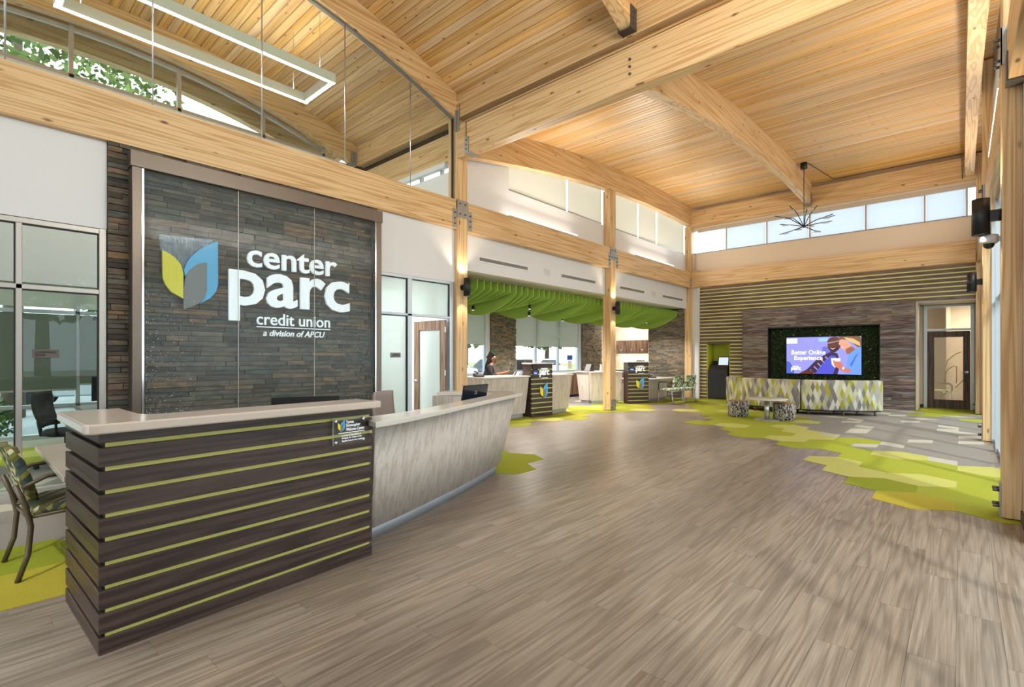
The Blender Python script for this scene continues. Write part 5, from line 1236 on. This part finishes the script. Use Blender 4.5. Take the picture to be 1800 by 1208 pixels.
for lab, y0 in (('square wall speaker between the first two vents', 9.05), ('square wall speaker between the last two vents', 14.45)):
    t = thing('wall_speaker', lab, 'speaker', (-7.15, y0 + .12, 3.4)); MB().box(-7.15, y0, 3.32, -7.138, y0 + .25, 3.49).obj('frame', m_ventw, t, .004); MB().box(-7.138, y0 + .015, 3.335, -7.134, y0 + .235, 3.475).obj('grille', simple('grille', rgb(206, 206, 208), .6, noise=.1, nscale=300), t)
# ------------------------------------------------------------------ green baffles over the tellers
bf = thing('ceiling_baffle', 'wave of hanging green felt baffles over the teller bay', 'baffle', (-8.5, 12, 2.9))
y = 7.06; k = 0
while y < 17.15:
    n = 22; P = []
    for i in range(n + 1):
        s = i / n; x = -7.5 - 2.9 * s
        ph = 2 * math.pi * (y / 1.62 + s * .55)
        dep = .19 + .09 * math.sin(math.pi * s) + .34 * max(0, math.sin(math.pi * min(1, s * 1.3))) ** .8 * (.2 + .8 * (1 - (k % 7) / 6))
        P.append((x, 3.07 - max(.12, dep)))
    MB().prism([(-7.5, 3.07)] + P + [(P[-1][0], 3.07)], y, y + .024, 'y').obj('fin', m_green, bf)
    y += .2045; k += 1
for x in (-7.9, -9.2): MB().box(x - .012, 7.06, 3.07, x + .012, 17.15, 3.13).obj('hanging_rail', m_alu, bf)
for lab, x, y, z in (('small black pendant spot under the baffles, nearest the first column', -8.6, 8.2, 2.55), ('small black pendant spot below the front baffle edge', -7.9, 9.45, 2.62), ('small black pendant spot over the first teller', -8.3, 9.9, 2.5), ('small black pendant spot left of the teller column', -8.2, 11.6, 2.6), ('small black pendant spot over the gap between counters', -8.7, 11.9, 2.5), ('small black pendant spot over the second counter', -8.2, 13.8, 2.6), ('small black pendant spot near the stone end wall', -8.0, 15.8, 2.6)):
    t = thing('pendant_spot', lab, 'light', (x, y, z), group='pendant spots over the tellers')
    MB().cyl((x, y, z), .035, .1, 12).obj('can', m_black, t); MB().cyl((x, y, z + .1), .004, 3.14 - z - .1, 6).obj('cable', m_black, t); MB().cyl((x, y, z - .003), .028, .003, 12).obj('lens', m_lampw, t)
    spot('pendant_lamp', (x, y, z - .01), True, 230, (1, .93, .84), 150, parent=t)
# ------------------------------------------------------------------ teller bay
def counter(label, P, htop, depth, parent_cat='counter', side=None):
    """straight counter: front top line P[0]->P[1]; panel leans in towards the floor"""
    a = Vector(P[0]); b = Vector(P[1]); t = (b - a).normalized(); nn = Vector((t.y, -t.x))      # nn points to the room
    c = thing('teller_counter', label, parent_cat, ((a.x + b.x) / 2, (a.y + b.y) / 2, 0))
    def Q(s, o): p = a + t * s + nn * o; return (p.x, p.y)
    L = (b - a).length
    MB().prism([Q(0, .05), Q(L, .05), Q(L, -depth), Q(0, -depth)], htop - .035, htop, 'z').obj('counter_top', m_topw, c, .006)
    mb = MB(); mb.loft([[(*Q(0, 0), htop - .035), (*Q(L, 0), htop - .035), (*Q(L, -depth + .05), htop - .035), (*Q(0, -depth + .05), htop - .035)],
                        [(*Q(.06, -.08), .1), (*Q(L - .06, -.08), .1), (*Q(L - .06, -depth + .05), .1), (*Q(.06, -depth + .05), .1)]]); mb.obj('front_panel', m_greige, c)
    MB().prism([Q(.09, -.12), Q(L - .09, -.12), Q(L - .09, -depth + .1), Q(.09, -depth + .1)], .0, .1, 'z').obj('kick_plate', m_kick, c)
    return c
def tower(label, p0, p1, visa=True):
    a = Vector(p0); b = Vector(p1); t = (b - a).normalized(); nn = Vector((t.y, -t.x)); L = (b - a).length
    c = thing('teller_tower', label, 'tower', ((a.x + b.x) / 2, (a.y + b.y) / 2, 0))
    def Q(s, o): p = a + t * s + nn * o; return (p.x, p.y)
    def bx(name, s0, s1, z0, z1, o0, o1, mat, par=None): return MB().prism([Q(s0, o0), Q(s1, o0), Q(s1, o1), Q(s0, o1)], z0, z1, 'z').obj(name, mat, par or c)
    bx('core', .01, L - .01, 0, 1.27, -.3, -.02, m_core)
    for k in range(11):
        z = .002 + k * .115; bar('slat', (*Q(0, -.008), z + .045), (*Q(L, -.008), z + .045), .022, .09, m_walnut, c)
        if k < 10: bar('lime_strip', (*Q(0.005, -.018), z + .1025), (*Q(L - .005, -.018), z + .1025), .012, .026, m_lime, c)
    for s in (0, L):
        p = a + t * s; bar('side_board', (p.x - nn.x * .02, p.y - nn.y * .02, .635), (p.x - nn.x * .3, p.y - nn.y * .3, .635), .012, 1.27, m_walnut, c)
    bx('cap', -.02, L + .02, 1.27, 1.30, -.32, .03, m_topw)
    u = (t.x, t.y, 0); o3 = lambda s, z, o: (*Q(s, o), z)
    put_text('parc', 'lettering', o3(L * .36, .95, .014), u, UZ, L * .46, .17, m_sign, c, .4); put_text('center', 'lettering', o3(L * .42, 1.13, .014), u, UZ, L * .34, .05, m_sign, c, .3); put_text('credit', 'lettering', o3(L * .46, .92, .014), u, UZ, L * .3, .03, m_sign, c, .3)
    for pts, nm, mt in ((YEL, 'yellow_leaf', m_yel), (BLU, 'blue_leaf', m_blu), (GRY, 'grey_leaf', m_gry)):
        R = [(*Q(L * .38 + (x_ - 1.599) / .584 * .26, .012), .42 + (z_ - 2.005) / .873 * .40) for x_, z_ in pts]; R2 = [(p[0] + nn.x * .012, p[1] + nn.y * .012, p[2]) for p in R]
        MB().loft([R, R2]).obj(nm, mt, c)
    if visa:
        pn = bx('card_panel', .03, .2, .98, 1.24, .004, .016, m_blackpl); bx('card_blue', .045, .185, 1.0, 1.11, .016, .018, simple('card_blue', rgb(40, 80, 180), .4), pn)
        put_text('visa', 'lettering', o3(.06, 1.035, .019), u, UZ, .11, .035, m_sign, pn, .3)
    return c
counter('first teller counter, left part in front of the seated clerk', ((-7.72, 7.62), (-7.66, 9.14)), 1.0, .75)
tower('striped dark tower with logo on the first teller counter', (-7.60, 9.16), (-7.53, 9.88))
counter('first teller counter, right part beyond the striped tower', ((-7.62, 9.92), (-7.62, 10.85)), 1.0, .8)
counter('second teller counter, left part behind the pine column', ((-8.36, 12.86), (-7.74, 13.7)), 1.0, .8)
tower('striped dark tower with logo between second counter and low desk', (-7.57, 13.75), (-7.19, 14.32))
c3 = counter('second teller counter, short angled end facing the aisle', ((-8.98, 13.02), (-8.46, 12.9)), 1.0, .3)
ld = thing('low_desk', 'low pale desk with white top beside the patterned chairs', 'desk', (-7.5, 15.2, 0))
MB().box(-8.3, 14.45, .715, -7.18, 16.3, .75).obj('desk_top', m_topw, ld, .006); MB().box(-7.45, 14.5, .1, -7.42, 16.1, .715).obj('front_panel', m_greige, ld); MB().box(-7.5, 14.55, 0, -7.46, 16.05, .1).obj('kick_plate', m_kick, ld)
MB().box(-8.25, 14.5, 0, -7.45, 14.53, .715).obj('end_panel', m_greige, ld); MB().box(-8.25, 16.07, 0, -7.45, 16.1, .715).obj('end_panel', m_greige, ld)
bc = thing('back_counter', 'dark wood back counter under the wide teller window', 'counter', (-10.6, 14.2, 0))
MB().box(-10.88, 12.4, .86, -10.25, 17.0, .9).obj('counter_top', m_topw, bc, .005)
for k in range(8): MB().box(-10.88, 12.42 + .57 * k, .1, -10.3, 12.97 + .57 * k, .86).obj('cabinet_door', m_cab, bc, .004)
MB().box(-10.85, 12.45, 0, -10.35, 16.95, .1).obj('kick_plate', m_blackpl, bc)
monitor('monitor', 'black monitor in front of the seated clerk on the first counter', -8.1, 9.5, 1.0, .40, .26, math.radians(50), 0, 'teller monitors', logo=True)
monitor('monitor', 'black monitor on the second teller counter right of the pine column', -8.05, 13.55, 1.0, .46, .3, math.radians(-215), 0, 'teller monitors')
monitor('monitor', 'black monitor standing on the low pale desk', -7.85, 14.95, .75, .4, .36, math.radians(130), 0, 'teller monitors')
def phone(label, x, y, z, rz):
    t = thing('desk_phone', label, 'telephone', (x, y, z), rz); M4 = W[t.name]
    MB().prism([(-.1, 0), (.1, 0), (.1, .08), (-.1, .03)], -.1, .1, 'x').obj('base', m_blackpl, t, .004, mat4=M4)
    MB().tube([(-.06, -.09, .07), (-.06, -.08, .09), (-.06, .08, .12), (-.06, .09, .1)], .018).obj('handset', m_blackpl, t, mat4=M4); MB().prism([(.03, .058), (.08, .078), (.08, .082), (.03, .062)], .0, .08, 'x').obj('display', m_gry, t, mat4=M4)
phone('black desk phone at the left end of the first counter', -8.0, 7.8, 1.0, 1.2); phone('black desk phone on the low pale desk', -7.55, 15.3, .75, 1.0)
cal = thing('brochure_stand', 'small white and black card holder on the first counter', 'holder', (-7.9, 9.0, 1.0)); MB().prism([(8.92, 1.0), (9.06, 1.0), (9.0, 1.09)], -7.98, -7.82, 'x').obj('card', m_white, cal); MB().prism([(8.915, 1.0), (8.925, 1.0), (8.995, 1.09)], -7.96, -7.9, 'x').obj('print', m_blackpl, cal)
bot = thing('bottle', 'white spray bottle on the second counter beside the column', 'bottle', (-8.2, 13.2, 1.0)); MB().lathe([(.03, 0), (.035, .02), (.035, .12), (.014, .15), (.014, .18)], (-8.2, 13.2, 1.0), 14).obj('body', m_white, bot); MB().box(-8.23, 13.18, 1.18, -8.17, 13.22, 1.21).obj('nozzle', m_white, bot)
tr_ = thing('tablet_stand', 'black tilted card terminal on the second counter', 'terminal', (-8.55, 13.1, 1.0)); MB().prism([(13.0, 1.0), (13.25, 1.0), (13.2, 1.2), (13.12, 1.22)], -8.68, -8.46, 'x').obj('body', m_blackpl, tr_, .006); MB().prism([(12.995, 1.02), (13.0, 1.015), (13.11, 1.21), (13.105, 1.215)], -8.66, -8.48, 'x').obj('screen', m_gry, tr_)
prn = thing('printer', 'pale office printer on the counter under the wide teller window', 'printer', (-10.5, 13.0, .9)); MB().box(-10.75, 12.75, .9, -10.3, 13.3, 1.15).obj('body', m_white, prn, .02); MB().box(-10.72, 12.78, 1.15, -10.35, 13.25, 1.22).obj('lid', m_gry, prn, .01)
prn = thing('printer', 'dark flat printer behind the first striped tower', 'printer', (-8.3, 10.3, 1.0)); MB().box(-8.5, 10.05, 1.0, -8.1, 10.6, 1.2).obj('body', m_white, prn, .01); MB().box(-8.5, 10.05, 1.2, -8.1, 10.6, 1.27).obj('lid', m_blackpl, prn, .008)
stk = thing('window_sticker', 'blue and red square sticker on the wide teller window', 'sticker', (XE - .09, 15.6, 1.2)); MB().box(XE - .09, 15.4, 1.32, XE - .086, 15.75, 1.5).obj('blue_half', simple('sticker_blue', rgb(40, 90, 190), .5), stk); MB().box(XE - .09, 15.45, 1.0, XE - .086, 15.7, 1.3).obj('white_half', simple('sticker_white', rgb(236, 220, 220), .5), stk)
# break-room wall cabinets, counter and coffee maker
for k in range(3):
    x0 = -11.15 + .5 * k; t = thing('wall_cabinet', ['break-room wall cabinet at the left end', 'break-room wall cabinet in the middle', 'break-room wall cabinet at the right end'][k], 'cabinet', (x0 + .25, 19.3, 1.57), group='break-room wall cabinets')
    MB().box(x0 + .002, 19.2, 1.57, x0 + .498, 19.5, 2.14).obj('carcass', m_cab, t)
    for s in (0, 1):
        dd = MB().box(x0 + .004 + .248 * s, 19.18, 1.575, x0 + .248 + .248 * s, 19.2, 2.135).obj('cabinet_door', m_cab, t, .002); MB().tube([(x0 + .225 + .05 * s, 19.165, 1.63), (x0 + .225 + .05 * s, 19.165, 1.76)], .006, 6).obj('handle', m_silver, dd)
t = thing('under_cabinet_light', 'warm light strip under the break-room wall cabinets', 'light', (-10.4, 19.3, 1.55)); MB().box(-11.1, 19.3, 1.55, -9.7, 19.36, 1.565).obj('strip', m_lampw, t); area('cabinet_lamp', (-10.4, 19.33, 1.54), Matrix.Identity(4), 1.4, .05, 14, (1, .78, .5), t)
t = thing('break_counter', 'break-room base counter below the wall cabinets', 'counter', (-10.4, 19.2, 0)); MB().box(-11.2, 18.9, .88, -9.6, 19.5, .92).obj('counter_top', m_topw, t); MB().box(-11.2, 18.95, .1, -9.6, 19.5, .88).obj('base_cabinet', m_cab, t)
t = thing('coffee_maker', 'black coffee maker glinting on the break-room counter', 'appliance', (-9.95, 19.15, .92)); MB().box(-10.1, 19.0, .92, -9.85, 19.3, 1.3).obj('body', m_blackpl, t, .02); MB().cyl((-9.97, 19.08, .96), .07, .14, 14).obj('jug', m_chrome, t)

# ------------------------------------------------------------------ seated clerk
def skin_body(name, pts, edges_, mat, parent, lv=2):
    me = bpy.data.meshes.new(name); me.from_pydata([p[:3] for p in pts], edges_, []); me.materials.append(mat)
    o = mesh_obj(name, me, parent, W[parent.name])
    o.modifiers.new('skin', 'SKIN'); sv = me.skin_vertices[0].data if me.skin_vertices else None
    if sv is None:
        bm = bmesh.new(); bm.from_mesh(me); bm.verts.layers.skin.verify(); bm.to_mesh(me); bm.free(); sv = me.skin_vertices[0].data
    for k, p in enumerate(pts):
        sv[k].radius = p[3] if isinstance(p[3], tuple) else (p[3], p[3]); sv[k].use_root = (k == 0)
    sb = o.modifiers.new('sub', 'SUBSURF'); sb.levels = lv; sb.render_levels = lv
    o.modifiers['skin'].use_smooth_shade = True
    return o
m_skin = simple('brown_skin', rgb(126, 78, 54), .55); m_cloth = simple('black_cloth', rgb(26, 24, 26), .9); m_hair = simple('black_hair', rgb(18, 15, 15), .8, spec=.2)
pe = thing('person', 'seated clerk in black with long dark hair reading a paper behind the first counter', 'person', (-8.8, 8.9, 0.004), math.radians(-47))
PT = [(0, 0, .72, .15), (0, .02, .9, .13), (0, .05, 1.08, (.15, .1)), (0, .06, 1.2, (.13, .085)), (0, .085, 1.28, .05), (0, .10, 1.34, .055), (0, .135, 1.40, (.072, .085)), (0, .125, 1.47, (.066, .075)),
      (.16, .05, 1.19, .055), (.22, .10, .98, .045), (.15, .36, 1.03, .034), (.10, .47, 1.06, .028), (-.16, .05, 1.19, .055), (-.22, .10, .98, .045), (-.15, .36, 1.03, .034), (-.10, .47, 1.06, .028),
      (.1, .25, .68, .085), (.12, .36, .62, .065), (.12, .37, .2, .05), (.12, .46, .13, .04), (-.1, .25, .68, .085), (-.12, .36, .62, .065), (-.12, .37, .2, .05), (-.12, .46, .13, .04)]
EG = [(0, 1), (1, 2), (2, 3), (3, 4), (4, 5), (5, 6), (6, 7), (3, 8), (8, 9), (9, 10), (10, 11), (3, 12), (12, 13), (13, 14), (14, 15), (0, 16), (16, 17), (17, 18), (18, 19), (0, 20), (20, 21), (21, 22), (22, 23)]
fng = []
for s, wi in ((1, 11), (-1, 15)):
    bx_, by_, bz_ = PT[wi][:3]
    for k in range(4):
        x = bx_ - s * (.024 - .016 * k); i0 = len(PT)
        PT += [(x, by_ + .04, bz_ + .012, .0095), (x - s * .008, by_ + .07, bz_ + .03, .0085), (x - s * .02, by_ + .062 - .004 * k, bz_ + .055, .0075)]; EG += [(wi, i0), (i0, i0 + 1), (i0 + 1, i0 + 2)]
    i0 = len(PT); PT += [(bx_ - s * .04, by_ + .015, bz_ + .02, .011), (bx_ - s * .055, by_ + .04, bz_ + .045, .009)]; EG += [(wi, i0), (i0, i0 + 1)]
skin_body('body', PT, EG, m_skin, pe)
CP_ = [(0, 0, .70, .18), (0, .01, .9, .17), (0, .04, 1.07, (.185, .145)), (0, .05, 1.18, (.16, .125)), (0, .075, 1.25, .07), (.165, .05, 1.185, .068), (.225, .10, .97, .058), (.18, .25, 1.0, .05), (-.165, .05, 1.185, .068), (-.225, .10, .97, .058), (-.18, .25, 1.0, .05)]
skin_body('top', CP_, [(0, 1), (1, 2), (2, 3), (3, 4), (3, 5), (5, 6), (6, 7), (3, 8), (8, 9), (9, 10)], m_cloth, pe)
TP = [(0, 0, .70, .16), (.1, .2, .68, .098), (.12, .36, .61, .078), (.12, .37, .2, .062), (-.1, .2, .68, .098), (-.12, .36, .61, .078), (-.12, .37, .2, .062)]
skin_body('trousers', TP, [(0, 1), (1, 2), (2, 3), (0, 4), (4, 5), (5, 6)], m_cloth, pe)
HP = [(0, .06, 1.46, (.088, .085)), (0, .10, 1.52, (.07, .07)), (0, .01, 1.36, (.09, .07)), (0, -.03, 1.2, (.12, .06)), (0, -.05, 1.05, (.12, .045)), (.075, .08, 1.3, .03), (-.075, .08, 1.3, .03)]
skin_body('hair', HP, [(0, 1), (0, 2), (2, 3), (3, 4), (2, 5), (2, 6)], m_hair, pe)
M4 = W[pe.name]
MB().prism([(.205, 1.385), (.232, 1.368), (.208, 1.36)], -.012, .012, 'x').obj('nose', m_skin, pe, mat4=M4)
for s in (-1, 1):
    MB().sphere((s * .03, .192, 1.41), .011, 8, 6).obj('eye', m_hair, pe, mat4=M4); MB().sphere((s * .078, .11, 1.39), .02, 8, 6, (.4, 1, 1.4)).obj('ear', m_skin, pe, mat4=M4)
MB().box(-.022, .196, 1.334, .022, .205, 1.342).obj('mouth', simple('lips', rgb(110, 52, 46), .5), pe, mat4=M4)
pp = thing('paper_sheet', 'white paper held up by the seated clerk', 'paper', (-8.42, 9.26, 1.06)); MB(Matrix.Translation((-8.41, 9.27, 1.19)) @ Matrix.Rotation(math.radians(-47), 4, 'Z') @ Matrix.Rotation(-.35, 4, 'X')).box(-.11, -.001, -.12, .11, .001, .14).obj('sheet', m_white, pp)
st = thing('teller_stool', 'black stool under the seated clerk', 'stool', (-8.8, 8.9, 0)); MB().cyl((-8.8, 8.9, .46), .2, .06, 20).obj('seat', m_blackpl, st); MB().cyl((-8.8, 8.9, .03), .03, .43, 10).obj('post', m_silver, st); MB().cyl((-8.8, 8.9, .004), .25, .03, 20).obj('base', m_blackpl, st)

# ------------------------------------------------------------------ outdoors
def ground(name, label, b, m):
    return tag(box(name, b, m), label, 'ground', kind='structure')
ground('asphalt', 'grey car park asphalt outside the windows', (-27, -40, -.4, -11.1, 60, -.12), simple('asphalt', rgb(128, 130, 134), .85, noise=.1, nscale=3))
ground('kerb', 'pale concrete kerb along the car park', (-28, -40, -.4, -27, 60, .02), simple('kerb', rgb(206, 200, 188), .8))
ground('lawn', 'green lawn beyond the car park', (-90, -60, -.5, -28, 90, -.02), simple('lawn', rgb(110, 138, 66), .95, noise=.25, nscale=1.2))
ground('paving', 'pale paving outside the right-hand glazing', (.6, -60, -.4, 60, 60, -.12), simple('paving', rgb(170, 166, 158), .85, noise=.08, nscale=2))
ground('paving', 'pale paving outside the entrance behind the viewer', (-27, -60, -.4, .6, -4.2, -.13), simple('paving2', rgb(170, 166, 158), .85, noise=.08, nscale=2))
m_leaf = [simple('leaf_a', rgb(92, 120, 62), .8), simple('leaf_b', rgb(124, 148, 84), .8), simple('leaf_c', rgb(66, 92, 50), .85)]
m_trunk = simple('bark', rgb(92, 78, 64), .9)
def tree(name, label, x, y, hgt, rad, nl, seed, size=.16, trunk=True, z0=-.1, group='trees outside'):
    t = thing(name, label, 'tree' if trunk else 'bush', (x, y, z0), group=group); r = random.Random(seed); mb = MB()
    for k in range(nl):
        while True:
            p = Vector((r.uniform(-1, 1), r.uniform(-1, 1), r.uniform(-1, 1)))
            if .25 < p.length < 1: break
        q = Vector((x + p.x * rad, y + p.y * rad, z0 + hgt * (.66 if trunk else .5) + p.z * hgt * (.36 if trunk else .5))); s = r.uniform(.5, 1) * size
        a = Vector((r.uniform(-1, 1), r.uniform(-1, 1), r.uniform(-1, 1))).normalized(); b = a.orthogonal().normalized(); mb.cur = r.randrange(3)
        mb.poly([q - a * s, q + b * s * .5, q + a * s, q - b * s * .5])
    tag(mb.obj('foliage', m_leaf, t), kind='stuff')
    if trunk: MB().tube([(x, y, z0), (x + .1, y, z0 + hgt * .3), (x, y + .1, z0 + hgt * .7)], .2, 8, rs=[.24, .17, .08]).obj('trunk', m_trunk, t)
    else: MB().tube([(x, y, z0), (x, y, z0 + hgt * .5)], .03, 6).obj('stem', m_trunk, t)
tree('tree', 'leafy tree seen through the clerestory at the top left', -18, 1.0, 14, 3.6, 6500, 1, .17)
tree('tree', 'leafy tree beyond the kerb outside the conference room', -31, -2, 9, 4, 3000, 2, .3); tree('tree', 'tree far outside between the shades of the conference room', -33, 7, 9, 4, 3000, 3, .3)
tree('tree', 'tree outside the window behind the clerk', -24, 16, 6, 3, 3000, 4, .28); tree('tree', 'tree outside the wide teller window, left of its middle', -26, 24, 7, 3.6, 3000, 5, .3); tree('tree', 'tree outside the wide teller window at its right end', -25, 32, 7, 3.6, 3000, 6, .3)
tree('tree', 'tree far outside the clerk window', -38, 20, 9, 5, 3000, 7, .36)
tree('shrub', 'bright green shrub outside the far left pane', -11.9, .15, 1.0, .55, 900, 8, .07, False, -.12, None)
tree('tree', 'tree on the entrance side behind the viewer', 9, 2, 9, 4, 2500, 9, .35); tree('tree', 'second tree on the entrance side behind the viewer', 12, 13, 9, 4, 2500, 10, .35)
def car(label, x, y, rz, col):
    t = thing('parked_car', label, 'car', (x, y, -.12), rz, 'cars in the car park'); M4 = W[t.name]
    mb = MB(); mb.prism([(-2.2, .35), (-2.2, .8), (-1.9, .95), (-1.2, 1.0), (-.6, 1.42), (.9, 1.42), (1.6, .98), (2.1, .92), (2.2, .6), (2.2, .35)], -.85, .85, 'y'); mb.obj('car_body', col, t, .04, mat4=M4)
    MB().prism([(-1.08, 1.0), (-.55, 1.36), (.85, 1.36), (1.45, 1.0)], -.86, .86, 'y').obj('car_glass', simple('car_glass' + label[:3], rgb(30, 36, 42), .1), t, mat4=M4)
    for a in (-1.4, 1.4):
        for s in (-.87, .7): MB().cyl((a, s, .33), .33, .17, 18, 'y').obj('wheel', m_blackpl, t, mat4=M4)
car('silver parked car outside the conference room', -21, 3.2, math.radians(80), simple('car_silver', rgb(190, 194, 200), .3, .4))
car('white parked car outside the clerk window', -20, 16.5, math.radians(90), simple('car_white', rgb(230, 232, 234), .3)); car('dark parked car outside the wide teller window', -20.5, 21.5, math.radians(90), simple('car_dark', rgb(70, 76, 86), .3)); car('pale parked car farther along the car park', -21, 26, math.radians(90), simple('car_pale', rgb(206, 206, 200), .3))
